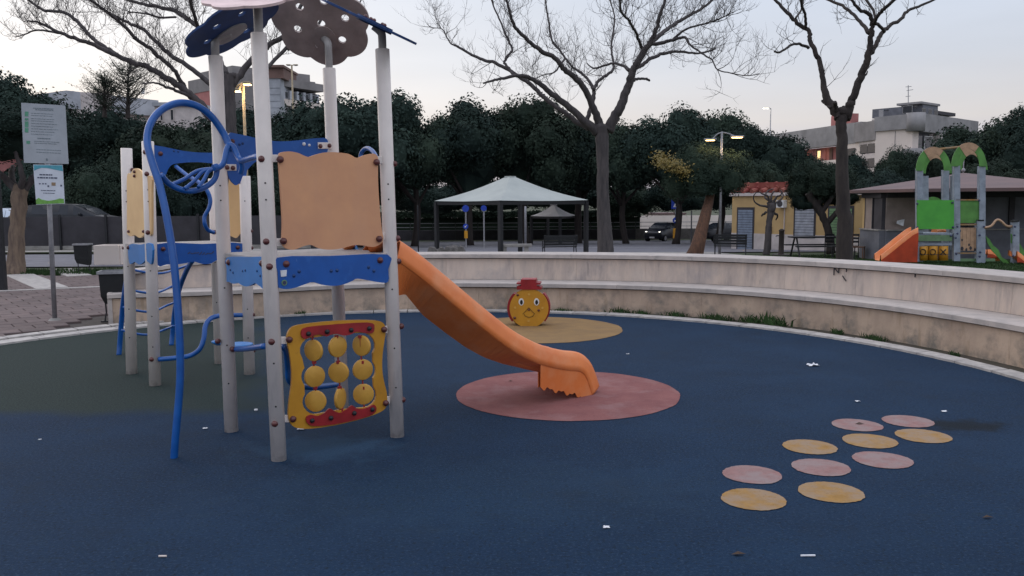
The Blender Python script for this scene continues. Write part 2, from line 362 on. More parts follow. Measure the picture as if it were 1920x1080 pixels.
# ground sheet (terrain), finer near
def ground_sheet():
    xs = sorted(set([-900, -400, -200, -120, -80] + [i * 3 for i in range(-20, 21)] + [80, 120, 200, 400, 900]))
    ys = sorted(set([-400, -100, -40, -20] + [i * 2 - 10 for i in range(0, 45)] + [90, 110, 140, 200, 400, 900, 1500]))
    b = MB(); b.v = [Vector((x, y, tz(x, y) - .02)) for y in ys for x in xs]; n = len(xs)
    b.f = [(j * n + i, j * n + i + 1, (j + 1) * n + i + 1, (j + 1) * n + i) for j in range(len(ys) - 1) for i in range(n - 1)]; b.mi = [0] * len(b.f)
    struct(b.build('ground', 'earth', smooth=True))
ground_sheet()
def wobble(pts, amp, sc=3.0):
    return [Vector((q.x + amp * noise.noise(q * sc), q.y + amp * noise.noise(q * sc + Vector((9, 3, 1))), q.z)) for q in pts]
fl = [ring_pt(2 * PI * i / 360, RAD) for i in range(360)]; fl = wobble(fl, .045, 6)
b = MB(); b.add([Vector((q.x, q.y, 0)) for q in fl], [tuple(range(360))]); struct(b.build('rubber_floor', 'rubber_blue'))
# the left part of the floor is a darker green rubber that has worn into the blue; a damp patch lies at the right
def floor_masks():
    nt = M['rubber_blue'].node_tree; N = nt.nodes; L = nt.links; bs = N['Principled BSDF']
    geo = N.new('ShaderNodeNewGeometry'); sx = N.new('ShaderNodeSeparateXYZ'); L.new(geo.outputs['Position'], sx.inputs[0])
    nz = N.new('ShaderNodeTexNoise'); nz.inputs['Scale'].default_value = 1.6; nz.inputs['Detail'].default_value = 6; L.new(geo.outputs['Position'], nz.inputs[0])
    def mth(op, a, b=None):
        n = N.new('ShaderNodeMath'); n.operation = op
        for i, v in enumerate((a, b)):
            if v is None: continue
            if isinstance(v, (int, float)): n.inputs[i].default_value = v
            else: L.new(v, n.inputs[i])
        return n.outputs[0]
    def mrange(v, a, b_):
        n = N.new('ShaderNodeMapRange'); n.interpolation_type = 'SMOOTHSTEP'; L.new(v, n.inputs[0]); n.inputs[1].default_value = a; n.inputs[2].default_value = b_; return n.outputs[0]
    wob = mth('MULTIPLY', mth('SUBTRACT', nz.outputs[0], .5), .9)
    m1 = mrange(mth('ADD', sx.outputs[1], mth('MULTIPLY', wob, .35)), 6.28, 6.62)
    m2 = mrange(mth('MULTIPLY', mth('ADD', mth('ADD', sx.outputs[0], wob), mth('MULTIPLY', mth('SUBTRACT', sx.outputs[1], 7.0), .30)), -1), 1.55, 2.45)
    f = mth('MULTIPLY', mth('MULTIPLY', m1, m2), .93)
    def mix(f, col):
        src = bs.inputs['Base Color'].links[0].from_socket; mx = N.new('ShaderNodeMix'); mx.data_type = 'RGBA'; L.new(f, mx.inputs['Factor']); L.new(src, mx.inputs['A'])
        if isinstance(col, tuple): mx.inputs['B'].default_value = (*col, 1)
        else: L.new(col, mx.inputs['B'])
        L.new(mx.outputs['Result'], bs.inputs['Base Color'])
    gz = N.new('ShaderNodeTexNoise'); gz.inputs['Scale'].default_value = 70; gz.inputs['Detail'].default_value = 4; L.new(geo.outputs['Position'], gz.inputs[0])
    rp = N.new('ShaderNodeValToRGB'); L.new(gz.outputs[0], rp.inputs[0]); rp.color_ramp.elements[0].position = .35; rp.color_ramp.elements[0].color = (.009, .019, .018, 1); rp.color_ramp.elements[1].position = .7; rp.color_ramp.elements[1].color = (.034, .050, .042, 1)
    mix(f, rp.outputs[0])
    for (cx, cy, rx, ry, am, col) in ((G(1805, 798).x, G(1805, 798).y, .34, .20, .85, (.004, .008, .012)), (-1.25, 5.45, .55, .35, .35, (.025, .075, .14)), (-.2, 4.6, 1.6, .7, .12, (.03, .07, .11)), (.6, 6.95, .5, .3, .4, (.01, .015, .02))):
        dx = mth('DIVIDE', mth('SUBTRACT', sx.outputs[0], cx), rx); dy = mth('DIVIDE', mth('SUBTRACT', sx.outputs[1], cy), ry)
        d = mth('SQRT', mth('ADD', mth('MULTIPLY', dx, dx), mth('MULTIPLY', dy, dy))); n2 = N.new('ShaderNodeTexNoise'); n2.inputs['Scale'].default_value = 7; n2.inputs['Detail'].default_value = 6; L.new(geo.outputs['Position'], n2.inputs[0])
        d = mth('ADD', d, mth('MULTIPLY', mth('SUBTRACT', n2.outputs[0], .5), 1.6)); r_ = mrange(d, .35, 1.15); mix(mth('MULTIPLY', mth('SUBTRACT', 1, r_), am), col)
floor_masks()
def disc_sheet(c, r, z, n=96, am=.012):
    n *= 2; pts = wobble(wobble([Vector((c.x + r * math.cos(2 * PI * i / n), c.y + r * math.sin(2 * PI * i / n), z)) for i in range(n)], am, 4), .005, 45)
    b = MB(); b.add([Vector((q.x, q.y, z)) for q in pts], [tuple(range(n))]); return b
c = (G(856, 738) + G(1272, 736)) / 2; r = (G(1272, 736) - G(856, 738)).length / 2
tag(disc_sheet(c, r, .004).build('floor_circle', 'rubber_pink'), 'faded pink rubber circle on the blue floor under the slide exit', 'floor circle', 'large coloured floor circles')
c = (G(833, 618) + G(1166, 616)) / 2; r = (G(1166, 616) - G(833, 618)).length / 2
tag(disc_sheet(c, r, .004).build('floor_circle', 'rubber_ochre'), 'ochre rubber circle on the blue floor under the round face toy', 'floor circle', 'large coloured floor circles')
dots = [(1412.5, 937, 59, 'y', 'yellow hopping dot nearest the front, left end of its row'), (1558, 923.5, 59, 'y', 'large yellow hopping dot with a worn grey middle, right of the front one'),
        (1410, 890.5, 54, 'p', 'pink hopping dot just behind the frontmost yellow dot'), (1539, 877, 53.5, 'p', 'pink hopping dot in the middle of its row of three pink dots'),
        (1654, 863, 53.5, 'p', 'pink hopping dot at the right end of the middle pink row'), (1518, 838.5, 49, 'y', 'yellow hopping dot at the left end of the rear yellow row'),
        (1631, 827.5, 49.5, 'y', 'yellow hopping dot in the middle of the rear yellow row'), (1730, 818, 48.5, 'y', 'yellow hopping dot at the right end beside the dark stain'),
        (1607, 797.5, 45, 'p', 'pink hopping dot of the rear row with a small dark leaf on it'), (1703, 790.5, 45, 'p', 'pale pink hopping dot farthest back, without any leaf')]
for x, y, hw, k, lb in dots:
    c = G(x, y); r = hw * (c - Vector((0, 0, EYE))).dot(FW) / F
    tag(disc_sheet(c, r, .004, 64, .008).build('floor_dot', 'dot_yellow' if k == 'y' else 'dot_pink', at=(0, 0, 0)), lb, 'floor dot', 'hopping dots on the rubber floor')
# curb: stones round the ring; outer line wider at left, hidden dirt strip outside it at right
curb = thing('stone_curb', 'pale worn stone curb ringing the blue rubber floor', 'curb', (CX, CY, 0))
NC = 72
for i in range(NC):
    a0 = 2 * PI * i / NC; a1_ = 2 * PI * (i + 1) / NC - .0022; mid = (a0 + a1_) / 2
    w = .17 + .05 * noise.noise(Vector((i * .7, 3, 1)))
    b = MB(); k = 5; vs = []
    for j in range(k + 1):
        a = lerp(a0, a1_, j / k)
        wi = .015 * noise.noise(Vector((a * 40, 1, 1)))
        for (r_, z_) in ((RAD - .015 + wi, -.05), (RAD - .015 + wi, .022), (RAD + w, .026), (RAD + w, -.05)): vs.append(ring_pt(a, r_, z_))
    fs = []
    for j in range(k):
        for q in range(3): fs.append((j * 4 + q, (j + 1) * 4 + q, (j + 1) * 4 + q + 1, j * 4 + q + 1))
    fs += [(0, 1, 2, 3), tuple(k * 4 + q for q in (3, 2, 1, 0))]
    b.add(vs, fs); b.build('curb_stone', 'curb', curb, recalc=True)
# second, outer concrete band on the left side (paved entrance)
oc = thing('outer_curb', 'second pale curb line beside the brick paving at the entrance', 'curb', (CX, CY, 0))
for i in range(26):
    a0 = math.radians(127) + i * .07; a1_ = a0 + .067; b = MB(); vs = []
    for j in range(4):
        a = lerp(a0, a1_, j / 3)
        for (r_, z_) in ((RAD + .30, -.05), (RAD + .30, .03), (RAD + .45, .034), (RAD + .45, -.05)): vs.append(ring_pt(a, r_, z_))
    fs = [(j * 4 + q, (j + 1) * 4 + q, (j + 1) * 4 + q + 1, j * 4 + q + 1) for j in range(3) for q in range(3)] + [(0, 1, 2, 3), (15, 14, 13, 12)]
    b.add(vs, fs); b.build('curb_stone', 'curb', oc, recalc=True)

# brick paving at the left
pav = thing('brick_paving', 'x', 'x', (0, 0, 0)); del pav['label']; del pav['category']; pav['kind'] = 'structure'
bed = MB(); pin = [(-30, 3), (-5, -3), (-5.0, 19.2), (-30, 19.2)]
bed.add([Vector((x, y, -.012)) for x, y in ((-30, -3), (-3.5, -3), (-3.5, 12.1), (-5.2, 19.4), (-30, 19.4))], [(0, 1, 2, 3, 4)]); bed.build('bedding', 'mortar', pav)
def paver_mesh(w, d, name, m_):
    bb = MB(); e = .008; zt = .018
    vs = [(-w/2, -d/2, -.03), (w/2, -d/2, -.03), (w/2, d/2, -.03), (-w/2, d/2, -.03), (-w/2, -d/2, zt - .006), (w/2, -d/2, zt - .006), (w/2, d/2, zt - .006), (-w/2, d/2, zt - .006),
          (-w/2 + e, -d/2 + e, zt), (w/2 - e, -d/2 + e, zt), (w/2 - e, d/2 - e, zt), (-w/2 + e, d/2 - e, zt)]
    fs = [(0, 1, 5, 4), (1, 2, 6, 5), (2, 3, 7, 6), (3, 0, 4, 7), (4, 5, 9, 8), (5, 6, 10, 9), (6, 7, 11, 10), (7, 4, 8, 11), (8, 9, 10, 11)]
    bb.add(vs, fs); o = bb.build(name, m_); me = o.data; bpy.data.objects.remove(o); return me, vs, fs
PW, PD = .40, .30
pme, pvs, pfs = paver_mesh(PW - .014, PD - .014, 'paver', 'paver')
cells = []
ang = math.radians(38); ca, sa = math.cos(ang), math.sin(ang)
for i in range(-70, 70):
    for j in range(-70, 70):
        u = i * PW + (PW / 2 if j % 2 else 0); v = j * PD; x = -10 + u * ca - v * sa; y = 10 + u * sa + v * ca
        rr = math.hypot(x - CX, y - CY)
        if rr < RAD + .62 or x > -3.6 or y > 19.0 or y < 2: continue
        if x > -5.9 and rr < 7.2: continue
        if abs(x) > y * .64 + .5: continue
        cells.append((math.hypot(x, y), x, y))
cells.sort()
stuff = MB()
for n_, (d_, x, y) in enumerate(cells):
    tilt = rnd.uniform(-.0015, .0015)
    if n_ < 300:
        o = bpy.data.objects.new('paver', pme); C.objects.link(o); o.parent = pav; o.location = (x, y, tilt); o.rotation_euler = (0, 0, ang)
    else:
        stuff.add([Vector((x + q[0] * ca - q[1] * sa, y + q[0] * sa + q[1] * ca, q[2] + tilt)) for q in pvs], pfs)
so = stuff.build('far_pavers', 'paver', pav); so['kind'] = 'stuff'
# pale stone strips let into the paving
def strip(a, b_, w, name='stone_strip'):
    q = MB(); a = Vector(a); b_ = Vector(b_); q.bar(a + Vector((0, 0, -.01)), b_ + Vector((0, 0, -.01)), w, .075); q.build(name, 'curb', pav)
strip(G(-30, 549), G(225, 538), .14)
strip(G(98, 542), G(35, 516), .55)
strip(G(150, 519), G(112, 506), .5)
# darker mossy paving beyond the line is the same brick, older; weeds strip
# roads
def sheet(name, pts, m_, dz=.0):
    q = MB(); q.add([Vector((x, y, tz(x, y) + dz)) for x, y in pts], [tuple(range(len(pts)))]); return struct(q.build(name, m_))
def road_grid(name, x0, x1, y0, y1, m_, dz, nx=24, ny=12):
    q = MB(); q.v = [Vector((lerp(x0, x1, i / nx), lerp(y0, y1, j / ny), tz(lerp(x0, x1, i / nx), lerp(y0, y1, j / ny)) + dz)) for j in range(ny + 1) for i in range(nx + 1)]
    q.f = [(j * (nx + 1) + i, j * (nx + 1) + i + 1, (j + 1) * (nx + 1) + i + 1, (j + 1) * (nx + 1) + i) for j in range(ny) for i in range(nx)]; q.mi = [0] * len(q.f)
    return struct(q.build(name, m_, smooth=True))
road_grid('road', -60, 60, 40.5, 72, 'asphalt', .03, 40, 16)
road_grid('side_road', -60, -7.5, 21.8, 27.2, 'asphalt', .012)
road_grid('pavement', -30, 9.5, 33.5, 40.2, 'concrete', .05, 20, 4)
road_grid('lane_marking', -40, 12, 50.0, 50.25, 'white_line', .04, 30, 1)
road_grid('lane_edge', -60, -7.5, 27.2, 27.9, 'concrete', .10)
road_grid('far_lane', -60, -7.5, 28.0, 28.7, 'asphalt', .05)

# ---- curved two-step seating wall
wl_px = [(290, 606), (430, 600), (560, 591), (700, 584), (820, 582), (950, 583), (1150, 587), (1300, 595), (1450, 609), (1600, 629), (1750, 655), (1900, 688)]
wpts = [G(204, 609), G(245, 607)] + [G(*q) for q in wl_px]
wpts = [Vector((q.x, q.y, 0)) for q in wpts]
last = wpts[-1]; a_l = math.atan2(last.y - CY, last.x - CX); r_l = math.hypot(last.x - CX, last.y - CY)
wpts += [ring_pt(a_l - .12 * i, r_l + .01 * i) for i in range(1, 13)]
# smooth radius
wpts = smooth_path(wpts, 8)
for _ in range(14): wpts = [wpts[0]] + [(wpts[i - 1] + wpts[i] * 2 + wpts[i + 1]) / 4 for i in range(1, len(wpts) - 1)] + [wpts[-1]]
cum = [0]
for i in range(1, len(wpts)): cum.append(cum[-1] + (wpts[i] - wpts[i - 1]).length)
WL = cum[-1]
def wp(s):
    s = max(0, min(WL, s)); i = 0
    while i < len(cum) - 2 and cum[i + 1] < s: i += 1
    t = (s - cum[i]) / (cum[i + 1] - cum[i]); p = wpts[i].lerp(wpts[i + 1], t); d = wpts[i + 1] - wpts[i]
    d = (wpts[min(i + 3, len(wpts) - 1)] - wpts[max(i - 2, 0)]).normalized(); return p, Vector((-d.y, d.x, 0))   # outward normal (left of travel is outward when going clockwise)
p_, n_ = wp(WL * .4)
if n_.dot(p_ - Vector((CX, CY, 0))) < 0: NS = -1
else: NS = 1
def wall_piece(s0, s1, prof, name, m_, parent, k=4, scale_end=False):
    """prof: list of (outward offset, z) closed section"""
    q = MB(); vs = []; n = len(prof)
    for j in range(k + 1):
        s_ = lerp(s0, s1, j / k); p, nn = wp(s_); nn = nn * NS
        f = min(1, .80 + .20 * max(0, s_) / 1.1) if scale_end else 1
        for (o_, z_) in prof: vs.append(p + nn * o_ + Vector((0, 0, z_ * f if z_ > .5 else z_)))
    fs = [(j * n + a, j * n + (a + 1) % n, (j + 1) * n + (a + 1) % n, (j + 1) * n + a) for j in range(k) for a in range(n)] + [tuple(range(n)), tuple(k * n + a for a in range(n - 1, -1, -1))]
    q.add(vs, fs); return q.build(name, m_, parent, recalc=True)
wall = thing('seating_wall', 'long curved two-step pale stone seating wall behind the blue floor', 'wall', (0, 0, 0))
LZ, TZp, RO = .412, .808, .50
wall_piece(.03, WL - .05, [(.035, -.1), (.035, LZ - .05), (RO + .03, LZ - .05), (RO + .05, TZp - .06), (RO + .52, TZp - .06), (RO + .62, -.3)], 'core', 'mortar', wall, k=90, scale_end=True)
def run(step, g, prof, name, m_, k=4, off=0.0, se=False):
    s_ = off
    while s_ < WL - .2:
        e = min(WL, s_ + step * rnd.uniform(.93, 1.07)); wall_piece(max(0, s_), e - g, prof, name, m_, wall, k, se); s_ = e
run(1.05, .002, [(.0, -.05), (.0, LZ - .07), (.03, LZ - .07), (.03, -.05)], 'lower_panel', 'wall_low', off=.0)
run(1.5, .003, [(-.045, LZ - .055), (-.045, LZ - .004), (-.035, LZ + .004), (RO - .005, LZ + .006), (RO - .005, LZ - .055)], 'seat_slab', 'coping', k=5)
run(.92, .002, [(RO, LZ + .008), (RO + .02, TZp - .075), (RO + .045, TZp - .075), (RO + .045, LZ + .008)], 'upper_panel', 'wall', off=.0, se=True)
run(1.6, .003, [(RO - .03, TZp - .06), (RO - .03, TZp - .006), (RO - .022, TZp), (RO + .56, TZp + .002), (RO + .56, TZp - .06)], 'coping_slab', 'coping', k=5, se=True)
# rounded plaster end of the wall near the litter bin
wall_piece(-.0, .055, [(-.02, -.05), (-.02, LZ + .01), (RO - .01, LZ + .01), (RO, TZp - .01), (RO + .55, TZp - .01), (RO + .6, -.2)], 'end_face', 'coping', wall, 1, True)
# dirt strip between curb and wall
q = MB(); vs = []
for j in range(121):
    p, nn = wp(WL * j / 120); a = math.atan2(p.y - CY, p.x - CX); vs += [ring_pt(a, RAD + .15, .006), Vector((p.x, p.y, .012)) + nn * NS * .05]
q.add(vs, [(2 * j, 2 * j + 1, 2 * j + 3, 2 * j + 2) for j in range(120)]); M['dirt'] = mat('dirt_strip', (.075, .06, .05), .95, scale=7, col2=(.045, .045, .03), bump=.6, bscale=40); struct(q.build('dirt_strip', 'dirt'))
# ================================================================== CLIMBING TOWER
T = thing('play_tower', 'double play tower with white posts, flower roofs and long orange slide on the blue floor', 'play structure', G(600, 800))
POST = {}
def post(key, bx, by, tx, ty, r=.047, low=False):
    g = G(bx, by); t = V(tx, ty, g, (0, 1)); POST[key] = (g, t)
    q = MB(); ax = (t - g).normalized(); q.tube([g - ax * .05, t - ax * .004, t], [r, r, r * .93], 24); o = q.build('post', 'post', T, smooth=math.radians(40))
    h = MB()
    for zz in (.35, .62, 1.02, 1.62, 1.72):
        p = g + (t - g) * (zz / (t.z - g.z)) if zz < t.z - .1 else None
        if p is not None and rnd.random() < .8: h.cyl(p + Vector((.010, -r + .002, 0)), p + Vector((.010, -r - .0012, 0)), .0055, 8)
    if h.v: h.build('screw_hole', 'black', o)
    return g, t
P1 = post('P1', 434, 808, 404, 105); P2 = post('P2', 523, 862, 485, 62); P3 = post('P3', 745, 818, 717, 92); P4 = post('P4', 643, 772, 617, 128)
L1 = post('L1', 247, 700, 237, 278, .050); L2 = post('L2', 291, 722, 277, 265, .050); L3 = post('L3', 468, 701, 459, 330, .050); L4 = post('L4', 411, 681, 399, 335, .045)
def pl(a, b_):   # vertical plane through two posts' feet: (point, normal towards the viewer)
    d = b_[0] - a[0]; n = Vector((-d.y, d.x, 0)).normalized()
    if n.y > 0: n = -n
    return a[0], n
def onp(pts, plane, off=0.0):
    p, n = plane; return [V(x, y, p + n * off, n) for x, y in pts]
def panel(name, pts, plane, m_, thick=.018, off=0.0, holes=(), sm=4, parent=T, closed=True, bevel=.003):
    P = onp([p for i, p in enumerate(pts) if p != pts[i - 1]], plane, off)
    if sm: P = smooth_closed(P, sm)
    H = [smooth_closed(onp(h, plane, off), 3) for h in holes]
    q = MB(); q.plate(P, thick, plane[1], H); o = q.build(name, m_, parent, bevel=bevel); return o
def bolt(x, y, plane, off=.02, r=.0195, parent=T, m_='bolt', axis=None):
    p = V(x, y, plane[0] + plane[1] * off, plane[1]); n = plane[1] if axis is None else axis
    R = n.to_track_quat('Z', 'Y').to_matrix(); q = MB(); q.ball(p, r, 10, 6, (1, 1, .75), R); q.cyl(p - n * .012, p + n * .002, r * 1.08, 12)
    return q.build('bolt', m_, parent, smooth=True)
def clamp(x0, x1, y, plane, h=17, off=.0, parent=T):
    a = V(x0, y, plane[0] + plane[1] * off, plane[1]); b_ = V(x1, y, plane[0] + plane[1] * off, plane[1]); sc = (a - Vector((0, 0, EYE))).dot(FW) / F
    q = MB(); q.bar(a, b_, .012, h * sc); return q.build('clamp', 'post', parent, bevel=.003)
F23 = pl(P2, P3); F12 = pl(P1, P2); F14 = pl(P1, P4); F34 = pl(P3, P4); E12 = pl(L1, L2); E23 = pl(L2, L3); E34 = pl(L3, L4)
FY = lambda k: (POST[k][0], Vector((0, -1, 0)))
# big orange front panel
panel('front_panel', [(523, 291), (531, 285), (545, 284), (560, 287), (577, 294), (592, 290), (612, 285.5), (635, 286), (655, 289), (669, 296), (684, 291), (700, 288), (708, 293), (709, 305), (709, 340), (712, 390), (716, 430), (719, 447), (714, 457), (700, 463), (680, 460), (662, 460), (640, 466), (615, 468), (597, 465), (583, 459), (568, 462), (552, 468), (540, 467), (531, 461), (529, 450), (530, 420), (528, 380), (524, 320)], F23, 'orange_panel', off=.01, bevel=.004)
for x0, x1, y in ((500, 529, 297), (507, 532, 454), (707, 724, 300), (713, 732, 443)): clamp(x0, x1, y, F23, 14, off=-.008)
for x, y in ((526, 299), (532, 452), (707, 304), (712, 448)): bolt(x, y, F23, .022)
for x, y in ((490, 298), (499, 453), (505, 500), (509, 641), (515, 795), (739, 307), (745, 447), (747, 490), (752, 612), (755, 750)):
    k = 'P2' if x < 600 else 'P3'
    bolt(x, y, FY(k), .047 if x < 600 else .0, .0185)
for x, y in ((427, 492), (436, 655), (408, 640)): bolt(x, y, FY('P1'), .047, .018)
# deck and skirt panels
zd = V(600, 481, *F23).z
def deck(ps, zz, out=.03, name='platform'):
    c = sum((p[0] for p in ps), Vector()) / 4; q = MB(); o_ = [Vector((p[0].x + (p[0].x - c.x) * out, p[0].y + (p[0].y - c.y) * out, zz)) for p in ps]
    q.plate(o_, .035, (0, 0, 1)); return q.build(name, 'deck', T, bevel=.004)
deck((P1, P2, P3, P4), zd); 
zl = V(260, 459, *E12).z
deck((L1, L2, L3, L4), zl)
panel('skirt_panel', [(521, 483), (521, 483), (620, 480), (727, 477.5), (727, 477.5), (728, 505), (728, 528), (728, 528), (712, 529.5), (693, 526), (670, 522.5), (662, 526), (648, 532), (628, 536), (605, 534), (587, 529), (572, 533), (552, 540), (536, 542), (525, 540), (522, 536), (521, 510)], F23, 'blue', off=.03, sm=3)
panel('skirt_panel', [(425, 483), (425, 483), (460, 482), (497, 483.5), (497, 483.5), (498, 505), (496, 541), (496, 541), (488, 537), (478, 531), (472, 534), (462, 537), (452, 534), (446, 530), (438, 532), (428, 528), (425, 527), (425, 505)], F12, 'blue_light', off=.03, sm=3)
for x, y, F_ in ((537, 495, F23), (713, 488, F23)): bolt(x, y, F_, .034)
for x, y in ((428, 492), (490, 494)): bolt(x, y, F12, .034)
for x, y in ((561, 509), (551, 517), (621, 508), (632, 507), (691, 501), (701, 508)): bolt(x, y, F23, .0305, .010, m_='navy')
for x, y in ((432, 506), (437, 511), (455, 508), (460, 507), (482, 508), (488, 517)): bolt(x, y, F12, .0305, .008, m_='navy')
q = MB(); a = onp([(526, 507), (538, 506), (537, 518), (527, 519)], F23, .0335); q.plate(a, .002, F23[1]); q.build('worn_sticker', 'litter', T)
q = MB(); c0 = V(533, 530, F23[0] + F23[1] * .032, F23[1]); q.cyl(c0, c0 + F23[1] * .003, .018, 20); s_ = q.build('round_seal', 'green_pale', T)
q = MB(); q.cyl(c0 + F23[1] * .003, c0 + F23[1] * .0045, .012, 16); q.build('seal_centre', 'ink', s_)
# left tower skirts
panel('skirt_panel', [(241, 460), (241, 460), (262, 459), (284, 458), (284, 458), (284, 494), (284, 494), (278, 491), (272, 489), (268, 493), (261, 496), (256, 493), (252, 491), (247, 494), (242, 492)], E12, 'blue_light', off=.03, sm=3)
panel('skirt_panel', [(294, 458), (294, 458), (380, 457.5), (457, 457), (457, 457), (457, 486), (457, 486), (445, 487), (432, 489), (420, 487), (406, 488), (395, 494), (380, 495), (362, 490), (350, 493), (330, 496), (312, 496), (296, 497)], E23, 'blue', off=.03, sm=3)
for x, y, F_ in ((240, 464, E12), (306, 467, E23), (446, 464, E23)): bolt(x, y, F_, .034, .018)
for x, y in ((279, 468), (284, 674), (272, 285), (275, 326), (277, 436)): bolt(x, y, FY('L2'), .05, .019)
for x, y in ((248, 318), (240, 433), (232, 465)): bolt(x, y, FY('L1'), .03, .016)
for x, y in ((470, 433), (471, 465), (474, 590), (475, 658)): bolt(x, y, FY('L3'), .0, .018)
bolt(402, 435, FY('L4'), .045, .02)
# faint scribble on the left skirt panel
q = MB()
for i in range(9):
    x = 352 + i * 5.5; a = onp([(x, 476 + rnd.uniform(-2, 2)), (x + 5, 473 + rnd.uniform(-2, 3))], E23, .0315); q.bar(a[0], a[1], .002, .008)
q.build('scribble', 'ink', T)
# cream side panels of the left tower
panel('side_panel', [(238, 330), (245, 325), (250, 317), (257, 316), (264, 321), (268, 328), (275, 330), (284, 332), (284, 360), (284, 430), (282, 442), (277, 440), (272, 438), (268, 442), (262, 446), (256, 443), (251, 440), (246, 443), (240, 440), (238, 430), (238, 380)], E12, 'cream', off=.0, sm=3)
panel('side_panel', [(429, 335), (434, 333), (441, 341), (448, 345), (456, 345), (458, 370), (455, 420), (454, 432), (450, 438), (443, 446), (436, 444), (430, 441), (427, 438), (427, 380)], E34 if False else FY('L3'), 'cream', off=-.12, sm=3)
for x, y in ((251, 330), (251, 322), (240, 434), (268, 434)): bolt(x, y, E12, .01, .013)
# blue arch panels across the passage
panel('arch_panel', [(285, 274), (300, 274), (320, 278), (345, 283), (375, 286), (405, 286), (440, 284), (462, 282), (464, 310), (460, 335), (452, 345), (440, 335), (428, 318), (415, 309), (395, 306), (370, 304), (345, 305), (325, 308), (316, 316), (311, 328), (304, 334), (296, 334), (291, 320), (287, 295)], E23, 'blue', off=.03, sm=4)
bolt(301, 288, E23, .034, .018); bolt(303, 327, E23, .034, .018)
panel('arch_panel', [(430, 250), (445, 251), (465, 255), (485, 260), (510, 264), (530, 265), (555, 263.5), (575, 261), (595, 259), (612, 260), (616, 275), (610, 292), (598, 300), (580, 297), (560, 292), (535, 290), (512, 291), (497, 297), (480, 303), (468, 314), (456, 329), (451, 341), (444, 347), (438, 344), (432, 337), (427, 325), (425, 300), (427, 270)], F14, 'blue', off=.03, sm=4)
clamp(423, 443, 314, F14, 12, .032)
for x, y in ((426, 314), (437, 315), (436, 265)): bolt(x, y, F14, .042, .0145)
clamp(596, 622, 273, F14, 12, .032)
for x, y in ((601, 274), (618, 273)): bolt(x, y, F14, .042, .0145)
for x, y, r_ in ((570, 270, .012), (580, 272, .009)): bolt(x, y, F14, .032, r_, m_='litter')
for x, y in ((455, 269), (449, 271), (326, 283), (334, 284)): bolt(x, y, F14 if x > 400 else E23, .031, .008, m_='navy')
# slide entry panel with cut-out, on the far edge of the deck
panel('slide_entry_panel', [(630, 467), (650, 463), (664, 458), (668, 470), (671, 482), (705, 482), (709, 472), (712, 459), (722, 455), (722, 400), (730, 455), (728, 486), (670, 487), (632, 486)], F34, 'blue_light', off=.0, sm=0)

# flower roofs
def flower(post_key, cx, cy, out, tilt, R, mface, mdisc, seed, holes=True, disc_off=(0, 0), pipe=None, spin=0.0, cdy=0, dr=.36):
    g, t = POST[post_key]; out = Vector((out[0], out[1], 0)).normalized(); ty = g.y + cdy
    c = V(cx, cy, Vector((g.x, ty, 0)), (0, 1)); N = (out * math.sin(tilt) + Vector((0, 0, math.cos(tilt)))).normalized(); A = (out * math.cos(tilt) - Vector((0, 0, math.sin(tilt)))).normalized(); B = N.cross(A)
    k = 96; outer = []
    for i in range(k):
        a = 2 * PI * i / k; rr = R * (.875 + .125 * abs(math.cos(3.5 * (a + spin))) ** .8); outer.append(c + A * rr * math.cos(a) + B * rr * math.sin(a))
    hl = []
    if holes:
        for i in range(7):
            if i == 0: hc = c
            else: a = i * PI / 3 + .3 + spin; hc = c + A * R * .52 * math.cos(a) + B * R * .52 * math.sin(a)
            hl.append([hc + A * .030 * math.cos(u * PI / 7) + B * .030 * math.sin(u * PI / 7) for u in range(14)])
    q = MB(); q.plate(outer, .016, N, hl); o = q.build('flower_roof', mface, T, bevel=.003)
    dc = c + A * disc_off[0] * R + B * disc_off[1] * R
    for sgn in (1, -1):
        q = MB(); base = dc + N * (0 if sgn > 0 else -.016)
        ring = [base + A * dr * R * math.cos(2 * PI * i / 40) + B * dr * R * .8 * math.sin(2 * PI * i / 40) for i in range(40)]
        if not holes or sgn < 0:
            q.plate([p + N * (.010 if sgn > 0 else 0) for p in ring], .010, N); q.build('flower_centre', mdisc, o)
    for i in range(5):
        a = i * 2 * PI / 5; p = dc + A * .07 * math.cos(a) + B * .07 * math.sin(a); q = MB(); q.ball(p + N * .012, .014, 8, 5); q.build('bolt', 'bolt', o, smooth=True)
    top = t + Vector((0, 0, 0)); d = dc - N * .02; mid = Vector((lerp(t.x, d.x, .15), lerp(t.y, d.y, .15), max(t.z + .03, d.z - .04)))
    q = MB(); q.tube(smooth_path([top - Vector((0, 0, .05)), Vector((t.x, t.y, lerp(t.z, mid.z, .6))), mid, d], 5), .027, 14); q.build('roof_pipe', 'post_grey', T, smooth=True)
    return o
flower('P1', 433, 50, (-1, .05), math.radians(31), .355, 'navy', 'post_grey', 1, disc_off=(.12, -.15), dr=.36)
flower('P2', 478, -9, (-.12, -1), math.radians(25), .31, 'pinkish', 'red', 2, holes=False, disc_off=(0, 0), spin=.3)
flower('P4', 603, 42, (.05, 1), math.radians(46), .365, 'white_shaded', 'white_shaded', 3, disc_off=(.35, 0), dr=.3)
flower('P3', 690, 37, (1, -.27), math.radians(26), .355, 'navy', 'navy', 4, disc_off=(.15, 0), spin=.2, holes=False)

